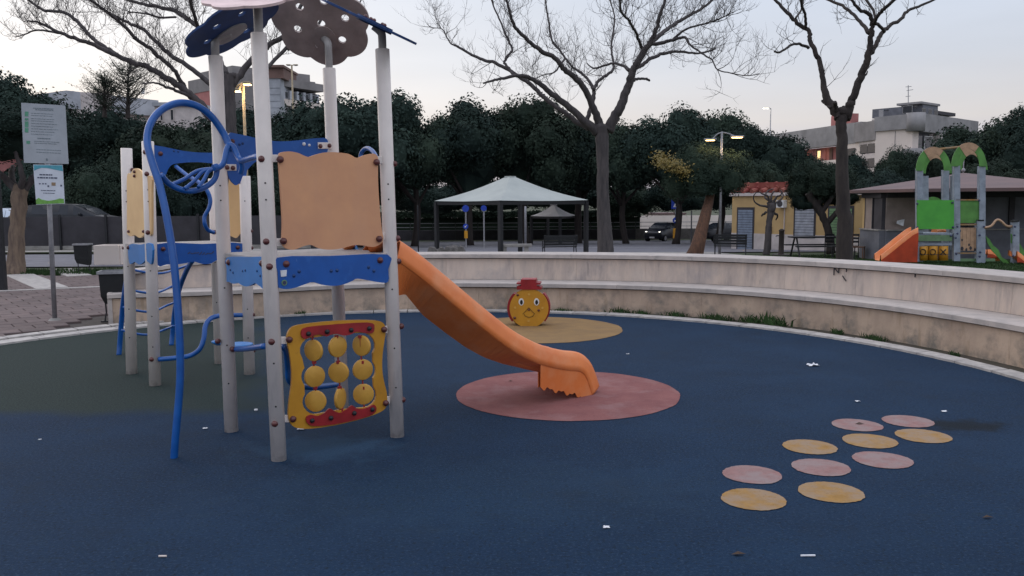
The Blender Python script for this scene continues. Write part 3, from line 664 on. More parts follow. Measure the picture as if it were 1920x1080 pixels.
# tic-tac-toe panel
outer = [(541, 622), (549, 613), (565, 608.5), (600, 604), (640, 601), (680, 600), (705, 601), (716, 604), (722, 611), (723, 625), (720, 645), (717, 670), (717, 695), (720, 715), (725, 735), (726, 752), (722, 766), (708, 775), (680, 785), (640, 795), (600, 802), (570, 804), (553, 801), (544, 792), (541, 775), (543, 750), (547, 720), (547, 690), (543, 660), (538, 637)]
hole = []
def arcpx(cx, cy, rx, ry, a0, a1, n=7): return [(cx + rx * math.cos(math.radians(lerp(a0, a1, i / (n - 1)))), cy - ry * math.sin(math.radians(lerp(a0, a1, i / (n - 1))))) for i in range(n)]
hole += arcpx(588, 657, 26, 25, 80, 215) + arcpx(590, 706, 25, 25, 140, 220) + arcpx(592, 753, 25, 24, 145, 265)
hole += [(640, 768)] + arcpx(681, 740, 25, 24, -85, 35) + arcpx(681, 694, 24, 24, -38, 38) + arcpx(679, 648, 25, 24, -35, 95) + [(632, 626)]
def panel_raw(name, pts, hl, plane, m_, off, thick, parent, bevel=.003):
    q = MB(); q.plate(smooth_closed(onp(pts, plane, off), 3), thick, plane[1], [onp(h, plane, off) for h in hl]); return q.build(name, m_, parent, bevel=bevel)
TT = panel_raw('game_panel', outer, [hole], F23, 'yellow', .012, .018, T)
panel('red_plate', [(565, 628), (567, 618), (580, 613), (620, 609), (660, 606), (690, 605), (701, 608), (702, 617), (699, 624), (688, 625), (670, 622), (658, 627), (645, 629), (632, 626), (622, 627), (612, 631), (600, 627), (588, 629), (578, 634), (570, 635)], F23, 'red', .010, .024, parent=TT)
panel('red_plate', [(574, 787), (578, 795), (590, 799), (625, 796), (660, 789), (690, 781), (703, 774), (706, 765), (701, 759), (690, 764), (679, 767), (668, 765), (660, 760), (652, 766), (640, 774), (630, 772), (618, 766), (608, 775), (596, 780), (584, 778), (576, 781)], F23, 'red', .010, .024, parent=TT)
for x, y in ((579, 626), (614, 622), (659, 619), (693, 616), (586, 789), (621, 784), (665, 775), (699, 768)): bolt(x, y, F23, .032, .014, parent=TT, m_='dark_metal')
for x, y in ((543, 637), (550, 786), (721, 618), (724, 756)): bolt(x, y, F23, .022, .019, parent=TT)
for x0, x1, y in ((515, 541, 638), (521, 548, 785), (716, 735, 618), (720, 738, 750)): clamp(x0, x1, y, F23, 14, -.008)
disc = [(588, 657, 15), (590, 706, 17.5), (592, 752, 18.5), (633, 650, 15.5), (635, 698, 18), (638, 747, 9), (678, 648, 15.5), (680, 693, 18), (681.5, 739, 19.5)]
rot0 = math.atan2(F23[1].y, F23[1].x)
for i, (x, y, rx) in enumerate(disc):
    c = V(x, y, F23[0], F23[1]); view = (c - Vector((0, 0, EYE))); va = math.atan2(-view.y, -view.x)
    ratio = min(1, rx / 19.5); a = va + math.acos(ratio) * (1 if i % 2 else -1); n = Vector((math.cos(a), math.sin(a), 0)); q = MB()
    n2 = n; pr = .069; q.tube([c - n2 * .011, c - n2 * .009, c + n2 * .009, c + n2 * .011], [pr * .95, pr, pr, pr * .95], 28); q.build('game_disc', 'yellow_disc', TT, smooth=math.radians(35))
for xs in ((585, 588, 590, 594), (631, 633, 636, 640), (675, 678, 681, 683)):
    a = V(xs[0], 628, *F23); b_ = V(xs[3], 770, *F23); q = MB(); q.cyl(a, b_, .005, 8); q.build('spindle', 'red', TT)
    for yy, xx in ((631, xs[0]), (679, xs[1] + 1), (727, xs[2] + 1), (768, xs[3])):
        c = V(xx, yy, *F23); q = MB(); q.cyl(c - Vector((0, 0, .010)), c + Vector((0, 0, .010)), .014, 10); q.build('spindle_collar', 'red', TT)

# blue tubes: helper with pixel path and distance
def btube(pts, r, name='climbing_tube', sm=6, m_='blue_tube', n=14):
    q = MB(); q.tube(smooth_path([W(x, y, Z) for x, y, Z in pts], sm), r, n); return q.build(name, m_, T, smooth=True)
def Zg(x, y): return (G(x, y) - Vector((0, 0, EYE))).dot(FW)
zb = Zg(327, 858); z1 = (P1[0] - Vector((0, 0, EYE))).dot(FW); z2 = (P2[0] - Vector((0, 0, EYE))).dot(FW)
btube([(326, 862, zb), (329, 820, zb - .01), (336, 740, zb - .02), (338, 680, zb - .03), (335, 600, zb - .05), (327, 500, zb - .06), (315, 420, zb - .06), (300, 350, zb - .05), (284, 300, zb - .03), (276, 265, zb), (282, 232, zb + .05), (303, 206, zb + .12), (335, 193, zb + .2), (368, 198, zb + .26), (396, 218, zb + .33), (418, 248, zb + .38), (428, 268, zb + .38), (434, 280, zb + .36)], .0235)
btube([(402, 314, 5.62), (412, 313, 5.62), (420, 303, 5.64), (425, 280, 5.66), (431, 272, 5.68), (438, 276, 5.68), (446, 294, 5.66), (452, 301, 5.6), (465, 298, 5.5), (480, 294, z2 + .02), (488, 296, z2 - .02)], .019)
btube([(302, 328, 5.38), (315, 343, 5.45), (335, 354, 5.5), (355, 358, 5.54), (375, 355, 5.58), (392, 346, 5.62), (403, 334, 5.64), (407, 318, 5.64)], .019)
for ex, ey in ((322, 346), (346, 354), (372, 351)):
    btube([(404, 316, 5.62), ((404 * .6 + ex * .4), 319 + (ey - 340) * .2, 5.6), ((404 * .3 + ex * .7), lerp(319, ey, .6), 5.55), (ex, ey, 5.5)], .0125, 'net_tube')
q = MB(); q.cyl(W(400, 315, 5.6), W(408, 313, 5.62), .024, 14); q.build('tube_collar', 'blue_tube', T)
btube([(330, 312, 7.4), (350, 328, 7.3), (370, 340, 7.2), (385, 352, 7.1), (394, 372, 7.1), (392, 390, 7.1), (384, 405, 7.1), (384, 420, 7.1), (390, 431, 7.15), (401, 436, 7.2)], .0165, 'handrail_tube')
btube([(451, 301, 5.6), (454, 312, 5.62), (451, 325, 5.64)], .017)
btube([(676, 300, 6.3), (678, 286, 6.3), (688, 278, 6.25), (699, 284, 6.15), (706, 296, 6.05)], .016, 'handrail_tube')
# foot rails and stepping plates between the towers
zl2 = (L2[0] - Vector((0, 0, EYE))).dot(FW); zl3 = (L3[0] - Vector((0, 0, EYE))).dot(FW)
btube([(298, 674, zl2 - .05), (330, 671, zl2 - .05), (356, 667, zl2), (374, 655, zl2), (382, 635, zl2 + .02), (385, 612, zl2 + .05), (394, 598, zl2 + .1), (412, 592, zl2 + .2), (435, 591, zl3 - .1), (460, 591, zl3 - .06)], .0215, 'foot_rail')
btube([(437, 655, z1 - .06), (460, 654, lerp(z1, z2, .35)), (497, 649, z2 + .0)], .019, 'foot_rail')
btube([(530, 648, 5.35), (537, 660, 5.4), (540, 690, 5.5), (542, 712, 5.55), (555, 722, 5.7), (590, 726, 5.95), (634, 721, 6.3)], .0205, 'foot_rail')
for (x, y, Z, r_) in ((415, 639, 7.6, .085), (447, 645, 6.7, .11)):
    c = W(x, y, Z); q = MB(); q.tube([c - Vector((0, 0, .035)), c - Vector((0, 0, .01)), c, c + Vector((0, 0, .003))], [r_ * .6, r_, r_, r_ * .9], 24); q.build('stepping_plate', 'blue_light', T, smooth=math.radians(40))
# curved ladder at the back of the left tower
zla, zlb = Zg(224, 665), Zg(322, 647)
btube([(223, 666, zla), (225, 640, zla), (228, 600, zla - .05), (232, 560, zla - .15), (240, 510, zla - .35), (246, 480, zla - .5)], .026, 'ladder_stringer')
btube([(321, 648, zlb), (324, 620, zlb), (328, 580, zlb - .1), (337, 540, zlb - .3), (350, 507, zlb - .6), (361, 488, zlb - .9)], .026, 'ladder_stringer')
for (y0, y1, xa, xb, k) in ((504, 496, 241, 356, 9), (541, 530, 234, 342, 8), (576, 565, 230, 333, 4), (619, 611, 227, 326, 8)):
    btube([(xa, y0, zla - .3), (lerp(xa, xb, .3), y0 + 7, zla - .25), (lerp(xa, xb, .55), y0 + 8, zla - .1), (lerp(xa, xb, .8), y1 + 8, zlb - .3), (xb, y1, zlb - .4)], .0125, 'ladder_rung')

# slide
SA = Vector((P3[0].x, P3[0].y, 0)) + Vector((.03, .03, 0)); SB = G(1110, 741); SB.z = 0
sd_ = (SB - SA); sd_.z = 0; sdir = sd_.normalized(); sn = Vector((-sdir.y, sdir.x, 0))   # sn points away from viewer (far side)
near_px = [(742, 489), (755, 497), (780, 515), (830, 555), (870, 588), (920, 628), (960, 657), (1000, 678), (1030, 688), (1060, 694), (1080, 695.5), (1091, 699), (1098, 707), (1104, 722), (1110, 741)]
low_px = [(740, 548), (790, 590), (830, 621), (870, 650), (905, 669), (940, 681), (975, 689), (1000, 696), (1012, 700)]
UI = .27
NP = [V(x, y, SA, sn) for x, y in near_px]; LP = [V(x, y, SA + sn * UI, sn) - sn * UI for x, y in low_px]
NP = smooth_path(NP, 4)
def low_z(p):
    s = (p - SA).dot(sdir); ss = [(q - SA).dot(sdir) for q in LP]
    if s <= ss[0]: return LP[0].z
    for i in range(len(ss) - 1):
        if s <= ss[i + 1]: return lerp(LP[i].z, LP[i + 1].z, (s - ss[i]) / (ss[i + 1] - ss[i]))
    return None
SW = .50
prof = [(0, 0), (.012, .035), (.03, .075), (.05, .105), (.068, .112), (.085, .10), (.10, .07), (.115, .01), (.14, -.03), (.19, -.045), (.31, -.045), (.36, -.03), (.385, .01), (.40, .07), (.415, .10), (.432, .112), (.45, .105), (.47, .075), (.488, .035), (.50, 0)]
q = MB(); vs = []; n = len(prof); K = len(NP)
for i, p in enumerate(NP):
    t = (NP[min(i + 1, K - 1)] - NP[max(i - 1, 0)]).normalized(); nn = t.cross(sn) * -1
    if nn.dot(Vector((0, 0, 1)) + sdir) < 0: nn = -nn
    for (u, v) in prof: vs.append(p + sn * (u / .5 * SW) + nn * (v * 1.3))
fs = [(i * n + j, i * n + j + 1, (i + 1) * n + j + 1, (i + 1) * n + j) for i in range(K - 1) for j in range(n - 1)]
q.add(vs, fs)
slide = q.build('slide_chute', 'slide', T, smooth=True)
sm_ = slide.modifiers.new('thick', 'SOLIDIFY'); sm_.thickness = .008; sm_.offset = -1
# tucked-in underside, then the solid foot
Ls = (SB - SA).length; foot_s = (V(1012, 695, SA, sn) - SA).dot(sdir)
lo_end = LP[-1].z
def under(u0, u1, name):
    q = MB(); a = []
    for p in NP:
        s = (p - SA).dot(sdir)
        if s > foot_s + .06: break
        lz = low_z(p); lz = lo_end if lz is None else lz; lz = min(lz, p.z - .015)
        if u0 > .2: lz = max(lz, p.z - .06)
        uu = u1 if u0 > .2 else lerp(.06, u1, min(1, max(0, s / .35)))
        a += [p + sn * u0, Vector((p.x, p.y, lz)) + sn * uu]
    q.add(a, [(2 * i, 2 * i + 1, 2 * i + 3, 2 * i + 2) for i in range(len(a) // 2 - 1)]); o = q.build(name, 'slide', slide); s2 = o.modifiers.new('thick', 'SOLIDIFY'); s2.thickness = .006; s2.offset = 0
under(.0, UI - .02, 'underside'); under(SW, UI + .02, 'underside')
def foot(off, name):
    q = MB(); a = []
    for p in NP:
        s = (p - SA).dot(sdir)
        if s < foot_s + (.42 if off > .1 else 0): continue
        if not a:
            s0 = foot_s
        f = (s - foot_s) / (Ls - foot_s); top = p + sn * off
        jag = .0 if f > .84 else max(0, .15 * (1 - f / .84) + .012 * math.sin(s * 47) + .008 * math.sin(s * 103 + 1))
        a += [top, Vector((p.x, p.y, min(p.z - .002, max(0, jag)))) + sn * off]
    P = [a[i] for i in range(0, len(a), 2)]; Q_ = [a[i] for i in range(1, len(a), 2)]
    # resample finely so the torn lower edge reads
    q.add(a, [(2 * i, 2 * i + 1, 2 * i + 3, 2 * i + 2) for i in range(len(a) // 2 - 1)]); o = q.build(name, 'slide', slide); s2 = o.modifiers.new('thick', 'SOLIDIFY'); s2.thickness = .008; s2.offset = 0
NP0 = NP; NP = []
for i in range(len(NP0) - 1):
    for k in range(4): NP.append(NP0[i].lerp(NP0[i + 1], k / 4))
NP.append(NP0[-1])
foot(.002, 'foot_skirt'); foot(SW - .002, 'foot_skirt')
NP = NP0
# start hood between posts P3 and P4, lying on the deck
q = MB(); d34 = (P4[0] - P3[0]); d34.z = 0; d34.normalize()
st = [Vector((p.x, p.y, 0)) for p in (P3[0] + d34 * .12, P3[0] + d34 * .62)]
zz = zd + .02
q.tube([Vector((P3[0].x, P3[0].y, zd + .03)) + d34 * .16 - sdir * .05 + Vector((0, 0, .0)), Vector((P3[0].x, P3[0].y, zd + .10)) + d34 * .24 - sdir * .02, Vector((P3[0].x, P3[0].y, zd + .14)) + d34 * .40, Vector((P3[0].x, P3[0].y, zd + .10)) + d34 * .56 - sdir * .02, Vector((P3[0].x, P3[0].y, zd + .03)) + d34 * .64 - sdir * .05], .055, 12)
q.build('slide_head', 'slide', slide, smooth=True)

# ================================================================== ROUND FACE TOY
fb = G(990, 612); Zf = (fb - Vector((0, 0, EYE))).dot(FW)
toy = thing('face_toy', 'round yellow play face with red hat and two eyes on the ochre circle', 'play toy', fb)
px = Zf / F
vc = Vector((0, -1, 0)); vc = Vector((-.10, -1, 0)).normalized(); ax_ = Vector((-vc.y, vc.x, 0)); ax_ = ax_ if ax_.x > 0 else -ax_
def fp(x, y, off=0.0): return V(x, y, fb + vc * off, vc)
def ell(cx, cy, rx, ry, off, n=40): return [fp(cx + rx * math.cos(2 * PI * i / n), cy + ry * math.sin(2 * PI * i / n), off) for i in range(n)]
q = MB(); q.plate(ell(992, 578, 36.5, 36.5, .0, 64), .025, vc); fd = q.build('face_plate', 'yellow', toy, bevel=.003)
q = MB(); q.plate(ell(990, 578, 36.5, 36.5, -.22, 64), .025, vc); q.build('back_plate', 'yellow', toy, bevel=.003)
for sx in (-1, 1):
    seg = [ (991 + sx * 40 * math.cos(math.radians(a)), 578 - 40 * math.sin(math.radians(a))) for a in range(-40, 50, 6)] 
    inn = [ (991 + sx * 34 * math.cos(math.radians(a)), 578 - 34 * math.sin(math.radians(a))) for a in range(48, -42, -6)]
    q = MB(); q.plate([fp(x, y, -.03) for x, y in seg + inn], .18, vc); q.build('side_cheek', 'red', toy)
hat = [(969, 543), (969, 537), (977, 536), (977, 533), (968.5, 533), (968.5, 530.5), (976, 530), (976.5, 524), (1004.5, 524), (1005.5, 530), (1013, 530.5), (1013, 533.5), (1006, 533.5), (1007, 537), (1015, 539), (1015, 543)]
q = MB(); q.plate([fp(x, y, .012) for x, y in hat], .24, vc); q.build('hat', 'red', toy, bevel=.003)
for ex in (977.4, 1006):
    q = MB(); q.plate(ell(ex, 566, 4.9, 6.8, .0035), .005, vc); e_ = q.build('eye', 'white', fd)
    q = MB(); q.plate(ell(ex + .2, 566.8, 2.6, 4.4, .007), .004, vc); q.build('pupil', 'black', e_)
q = MB()
def ln(pts, w=.006, off=.004):
    P = [fp(x, y, off) for x, y in pts]
    for a, b_ in zip(P, P[1:]): q.bar(a, b_, .004, w, up=vc)
ln([(980, 589), (986, 583), (991.5, 577), (997, 583), (1003, 589)]); ln([(983, 589), (984, 592), (988, 594), (992, 595), (996, 594), (1000, 592), (1001, 589)]); q.build('mouth_line', 'black', fd)
for x, y, r_ in ((991.7, 581, 2), (970.5, 553, 2.4), (1010, 582, 2.4), (965, 596, 2.6)):
    q = MB(); q.ball(fp(x, y, .006), r_ * px, 10, 6); q.build('bolt', 'bolt', fd, smooth=True)
for x, y in ((992, 552), (966, 577), (1017, 577.5), (991, 602)):
    q = MB(); q.cyl(fp(x, y, 0), fp(x, y, .004), 2.2 * px, 12); q.build('cap', 'yellow_disc', fd)
q = MB(); g_ = fp(990, 612, -.12); q.box(Vector((g_.x, g_.y, .03)), (.20, .16, .06)); q.build('foot_bracket', 'kiosk_beige', toy)
# ================================================================== THINGS AROUND
def zs(Z): return Z / F      # metres per photo pixel at distance Z
# information sign
sg = G(103, 603); Zs = (sg - Vector((0, 0, EYE))).dot(FW)
sign = thing('information_sign', 'grey notice board with green marks and a small poster below on a leaning pole', 'sign', sg)
q = MB(); q.cyl(sg - Vector((0, 0, .03)), V(84, 200, sg + Vector((0, .06, 0)), (0, 1)), .031, 16); q.build('pole', 'steel', sign, smooth=True)
q = MB(); q.tube([sg + Vector((0, 0, .012)), sg + Vector((0, 0, .05))], [.09, .05], 16); q.build('base_collar', 'concrete', sign)
def fsg(pts, off): return [V(x, y, sg + Vector((0, -.04 - off, 0)), (0, 1)) for x, y in pts]
nv = Vector((0, -1, 0))
q = MB(); q.plate(fsg([(40, 193), (121, 198), (127, 307), (45, 305)], .0), .02, nv); board = q.build('board', 'sign_face', sign, bevel=.003)
q = MB(); q.plate(fsg([(62, 308.5), (117, 309), (121, 382), (68, 384)], .0), .01, nv); post_ = q.build('poster', 'poster', sign)
q = MB()
def inkline(q, x0, y0, x1, y1, h, off=.003):
    P = fsg([(x0, y0 - h / 2), (x1, y1 - h / 2), (x1, y1 + h / 2), (x0, y0 + h / 2)], off); q.plate(P, .002, nv)
def words(q, x0, x1, y, h, skew=.05, dens=.8, off=.003):
    x = x0
    while x < x1:
        w = rnd.uniform(2, 6)
        if x + w > x1: break
        inkline(q, x, y + (x - x0) * skew, x + w, y + (x + w - x0) * skew, h, off); x += w + rnd.uniform(.7, 1.4)
words(q, 62, 102, 202.5, 1.6); words(q, 66, 100, 205.5, 1.3)
for yy in (212, 216, 222, 226, 231, 236, 241, 246, 251): words(q, 58, 108 + rnd.uniform(-8, 6), yy, .8)
words(q, 70, 100, 259, 1.6); words(q, 64, 112, 264.5, .9); words(q, 64, 108, 268, .9); words(q, 68, 116, 280, 1); words(q, 68, 114, 285, 1); inkline(q, 86, 299, 89, 299.3, 4)
q.build('printed_text', 'sign_text', board)['kind'] = 'stuff'
q = MB()
for yy, hh in ((213.5, 9), (223.5, 4), (233, 11), (244, 8)): inkline(q, 46.5, yy, 53, yy + .3, hh)
inkline(q, 49.5, 266.5, 56, 267, 5.5); q.build('green_mark', 'sign_green', board)
q = MB(); P = fsg([(63, 309.5), (116.5, 310), (118, 321), (108, 319), (98, 317), (88, 315), (78, 314.5), (70, 317), (64, 320)], .003); q.plate(P, .002, nv); q.build('teal_header', 'poster_teal', post_)
q = MB(); P = fsg([(67, 375), (72, 371), (78, 374), (90, 376.5), (102, 375), (112, 372), (119.5, 373), (120.5, 381), (68, 383)], .003); q.plate(P, .002, nv); q.build('green_footer', 'poster_green', post_)
q = MB(); words(q, 74, 103, 327.5, 2.2, .02); words(q, 70, 108, 333, 2.4, .02); words(q, 77, 110, 357, 1.2, .02); words(q, 81, 105, 362, 1, .02)
for x, y in ((89, 349), (113, 348)): inkline(q, x, y, x + 3, y, 3)
for x in (73, 79, 84): inkline(q, x, 344.5, x + 3, 344.5, 2)
q.build('printed_text', 'ink', post_)['kind'] = 'stuff'
q = MB(); inkline(q, 96.5, 345, 104, 345.2, 6); q.build('yellow_stamp', 'dot_yellow', post_)
# dark lamp column at the far left edge
p = G(7, 546); t_ = thing('dark_pole', 'tall black square pole at the far left edge beside the paving', 'pole', p)
q = MB(); q.box(p + Vector((0, 0, 2.0)), (.10, .10, 4.0)); q.build('shaft', 'dark_metal', t_); q = MB(); q.box(p + Vector((0, 0, .012)), (.2, .2, .024)); q.build('base_plate', 'dark_metal', t_)
# litter bins
def bin_(x, y, wpx, hpx, legpx, label, yaw):
    p = G(x, y); Z = (p - Vector((0, 0, EYE))).dot(FW); s = zs(Z); w = wpx * s; h = hpx * s; lg = legpx * s
    t = thing('litter_bin', label, 'litter bin', p, 'dark litter bins on thin legs'); Rz = Matrix.Rotation(yaw, 3, 'Z')
    q = MB(); vs = []
    for zz, k in ((lg + h, 1.0), (lg + h * .32, .93)):
        for a, b_ in ((-.5, -.4), (.5, -.4), (.5, .4), (-.5, .4)): vs.append(p + Rz @ Vector((a * w * k, b_ * w * k, zz)))
    vs += [p + Rz @ Vector((-.36 * w, -.3 * w, lg + h * .10)), p + Rz @ Vector((.42 * w, -.3 * w, lg)), p + Rz @ Vector((.42 * w, .3 * w, lg)), p + Rz @ Vector((-.36 * w, .3 * w, lg + h * .10))]
    q.add(vs, [(0, 1, 2, 3), (0, 4, 5, 1), (1, 5, 6, 2), (2, 6, 7, 3), (3, 7, 4, 0), (4, 8, 9, 5), (5, 9, 10, 6), (6, 10, 11, 7), (7, 11, 8, 4), (8, 11, 10, 9)]); q.build('basket', 'bin', t, recalc=True, bevel=.006)
    q = MB(); c = p + Vector((0, 0, lg + h + .012)); 
    for a, b_, e, f_ in ((-.53, -.43, .53, -.43), (.53, -.43, .53, .43), (.53, .43, -.53, .43), (-.53, .43, -.53, -.43)): q.bar(c + Rz @ Vector((a * w, b_ * w, 0)), c + Rz @ Vector((e * w, f_ * w, 0)), .02, .035)
    q.build('rim', 'steel', t)
    for sx in (-1, 1):
        q = MB(); q.tube([p + Rz @ Vector((sx * .40 * w, 0, lg + h * .35)), p + Rz @ Vector((sx * .38 * w, 0, lg * .6)), p + Rz @ Vector((sx * .45 * w, 0, 0))], .011, 6); q.build('leg', 'dark_metal', t)
        q = MB(); q.box(p + Rz @ Vector((sx * .45 * w, 0, .01)), (.09, .05, .02), yaw); q.build('foot', 'dark_metal', t)
bin_(222, 603, 52, 62, 30, 'dark litter bin nearer the camera, at the end of the curved stone wall', .25)
bin_(158, 514, 26, 38, 17, 'farther dark litter bin on the paving beside the beige planter', .1)
# planter block
p = G(202, 497); Z = p.y; s = zs(Z); t_ = thing('planter_box', 'square beige concrete planter beside the farther bin', 'planter', p)
q = MB(); w = 46 * s; h = 37 * s; cx_ = p + Vector((0, w / 2, 0)); 
for a, b_, e, f_ in ((-1, -1, 1, -1), (1, -1, 1, 1), (1, 1, -1, 1), (-1, 1, -1, -1)): q.bar(cx_ + Vector((a * w / 2, b_ * w / 2, h / 2)), cx_ + Vector((e * w / 2, f_ * w / 2, h / 2)), .07, h)
q.build('side_walls', 'plaster_cream', t_, bevel=.01); q = MB(); q.box(cx_ + Vector((0, 0, h - .08)), (w - .1, w - .1, .05)); q.build('soil', 'dirt', t_)
# dark boundary wall at the left (tarred screen on low wall)
bw = thing('boundary_wall', 'long dark screened wall behind the road at the left', 'wall', ground_at(100, 31))
for i in range(11):
    x0 = -24 + i * 1.62; q = MB(); q.box((x0 + .8, 30.2, .58), (1.60, .10, 1.16)); q.build('screen_panel', 'kiosk_dark', bw)
    q = MB(); q.box((x0, 30.12, .62), (.07, .07, 1.24)); q.build('screen_post', 'dark_metal', bw)
q = MB(); q.box((-16, 30.25, .07), (17.8, .24, .14)); q.build('footing', 'concrete', bw)

# cars
def car(label, paint, loc, yaw, L=3.7, Wd=1.62, Hh=1.48, lit=False, group=None):
    t = thing('parked_car' if not lit else 'moving_car', label, 'car', loc, group); t['o'] = (0, 0, 0)
    # side outline stations: x from front (+) to back (-)
    X = [1.0, .965, .90, .70, .52, .33, .10, -.25, -.62, -.86, -.96, -1.0]
    low = [.26, .2, .18, .18, .18, .18, .18, .18, .18, .18, .22, .30]
    belt = [.42, .52, .56, .63, .66, .68, .69, .70, .71, .70, .66, .55]
    roof = [.42, .52, .56, .63, .68, .86, .985, 1.0, .97, .80, .68, .55]
    wd = [.80, .90, .95, .98, 1, 1, 1, 1, 1, .98, .94, .86]
    q = MB(); vs = []
    for x, l, b_, r_, w_ in zip(X, low, belt, roof, wd):
        x *= L / 2; hw = Wd / 2 * w_; up = .78 if r_ > b_ + .02 else .93
        vs += [Vector((x, -hw * .92, l * Hh)), Vector((x, -hw, (l + .12) * Hh)), Vector((x, -hw * .97, b_ * Hh)), Vector((x, -hw * up, r_ * Hh)), Vector((x, hw * up, r_ * Hh)), Vector((x, hw * .97, b_ * Hh)), Vector((x, hw, (l + .12) * Hh)), Vector((x, hw * .92, l * Hh))]
    fs = [(i * 8 + j, i * 8 + (j + 1) % 8, (i + 1) * 8 + (j + 1) % 8, (i + 1) * 8 + j) for i in range(len(X) - 1) for j in range(8)] + [tuple(range(8)), tuple(range(len(X) * 8 - 1, len(X) * 8 - 9, -1))]
    q.add(vs, fs); body = q.build('body', paint, t, recalc=True, smooth=math.radians(38))
    def st(i, k): return vs[i * 8 + k]
    for sy, (bk, rk) in ((-1, (2, 3)), (1, (5, 4))):
        for (i0, i1) in ((4, 6), (6, 8), (8, 9)):
            a, b2, c2, d2 = st(i0, bk), st(i1, bk), st(i1, rk), st(i0, rk); o_ = Vector((0, sy * .006, 0)); cen = (a + b2 + c2 + d2) / 4
            P = [cen + (v - cen) * .84 + o_ for v in (a, b2, c2, d2)]; q = MB(); q.quad(*P); q.build('side_window', 'glass', t)
    for i0, i1, nm in ((4, 6, 'windscreen'), (10, 8, 'rear_window')):
        a, b2, c2, d2 = st(i0, 3), st(i0, 4), st(i1, 4), st(i1, 3); cen = (a + b2 + c2 + d2) / 4; up_ = Vector((.012 if i0 < 6 else -.012, 0, .012)); P = [cen + (v - cen) * .88 + up_ for v in (a, b2, c2, d2)]
        mid = st(5, 3) if i0 < 6 else st(9, 3)
        q = MB(); q.add([P[0], P[1], Vector((mid.x + .01 * (1 if i0 < 6 else -1), P[1].y * .97 + P[2].y * .0, mid.z + .015)), P[2], P[3], Vector((mid.x + .01 * (1 if i0 < 6 else -1), P[0].y * .97, mid.z + .015))], [(0, 1, 2, 5), (5, 2, 3, 4)]); q.build(nm, 'glass', t)
    for sx in (.62, -.66):
        for sy in (-1, 1):
            c = Vector((sx * L / 2, sy * (Wd / 2 - .09), .29)); q = MB(); q.cyl(c - Vector((0, .1, 0)), c + Vector((0, .1, 0)), .29, 20); w = q.build('wheel', 'tyre', t)
            q = MB(); q.cyl(c + Vector((0, sy * .095, 0)), c + Vector((0, sy * .106, 0)), .18, 14); q.build('rim', 'rim', w)
    for sy in (-1, 1):
        q = MB(); q.ball(Vector((.915 * L / 2, sy * Wd * .355, .50 * Hh)), .15, 12, 6, (.55, .9, .6)); q.build('headlight', 'headlight' if lit else 'glass', t, smooth=True)
        q = MB(); q.box(Vector((.22 * L / 2 + .1, sy * (Wd / 2 + .06), .72 * Hh)), (.1, .14, .1)); q.build('wing_mirror', paint, t, bevel=.02)
    q = MB(); q.box(Vector((L / 2 * 1.0 + .004, 0, .36)), (.02, .42, .11)); q.build('number_plate', 'white', t)
    q = MB(); q.box(Vector((L / 2 * .985 + .004, 0, .5)), (.02, .8, .09)); q.build('grille', 'black', t)
    t.rotation_euler = (0, 0, yaw); return t
def carpos(px, Z, dz=.03): p = ground_at(px, Z); p.z += dz; return p
car('small dark hatchback with lit headlights driving on the road right of the gazebo', 'carblack', carpos(1243, 68), math.radians(-126), lit=True, group='cars around the park')
car('dark car parked beyond the leaning trunk, left of the yellow building', 'carblack', carpos(1352, 66), math.radians(-150), L=4.1, Hh=1.45, group='cars around the park')
car('pale blue-white car behind the dark wall at far left', 'carwhite', Vector((-21.4, 35, .0)), math.radians(172), L=4.2, Hh=1.46, group='cars around the park')
car('dark car behind the dark wall, under the information sign', 'carblack', Vector((-17.6, 34.4, .14)), math.radians(5), L=4.5, Hh=1.48, group='cars around the park')

# gazebo
def gazebo(corners, eave_z, apex, label, m_, tops=.35, beam=True):
    c = sum(corners, Vector()) / 4; t = thing('gazebo', label, 'gazebo', Vector((c.x, c.y, tz(c.x, c.y))), 'square fabric gazebos')
    ap = Vector((c.x, c.y, apex))
    for k in corners:
        q = MB(); zg = tz(k.x, k.y); q.box(Vector((k.x, k.y, (zg + eave_z - .04) / 2)), (.16, .16, eave_z - .04 - zg), math.radians(45)); q.build('corner_post', 'dark_metal', t)
    E_ = [Vector((c.x + (k.x - c.x) * 1.03, c.y + (k.y - c.y) * 1.03, eave_z + .02)) for k in corners]
    T2 = [Vector((c.x + (k.x - c.x) * .055, c.y + (k.y - c.y) * .055, apex)) for k in corners]
    for i in range(4):
        j = (i + 1) % 4; q = MB(); r_ = 6; vs = []
        for a in range(r_ + 1):
            for b_ in range(r_ + 1):
                f = b_ / r_; lo_ = E_[i].lerp(E_[j], a / r_); hi_ = T2[i].lerp(T2[j], a / r_); p = lo_.lerp(hi_, f); p.z -= .10 * math.sin(PI * f) + .03 * math.sin(PI * a / r_) * (1 - f); vs.append(p)
        q.add(vs, [(a * (r_ + 1) + b_, (a + 1) * (r_ + 1) + b_, (a + 1) * (r_ + 1) + b_ + 1, a * (r_ + 1) + b_ + 1) for a in range(r_) for b_ in range(r_)]); q.build('roof_panel', m_, t, smooth=True)
        q = MB(); q.bar(Vector((corners[i].x, corners[i].y, eave_z - .085)), Vector((corners[j].x, corners[j].y, eave_z - .085)), .06, .15); q.build('eave_beam', 'dark_metal', t)
    q = MB(); q.box(ap + Vector((0, 0, .0)), (.36, .36, .05), math.radians(45)); q.build('roof_cap', m_, t); return t
def xy(px, Z): p = W(px, HOR, Z); return Vector((p.x, p.y, 0))
fl_, fr_, bk_ = xy(818, 38.5), xy(1099, 37.2), xy(975, 41.2); ft_ = fl_ + fr_ - bk_
ft_ = xy(938, 34.6)
ez = hz(378, 37.5)
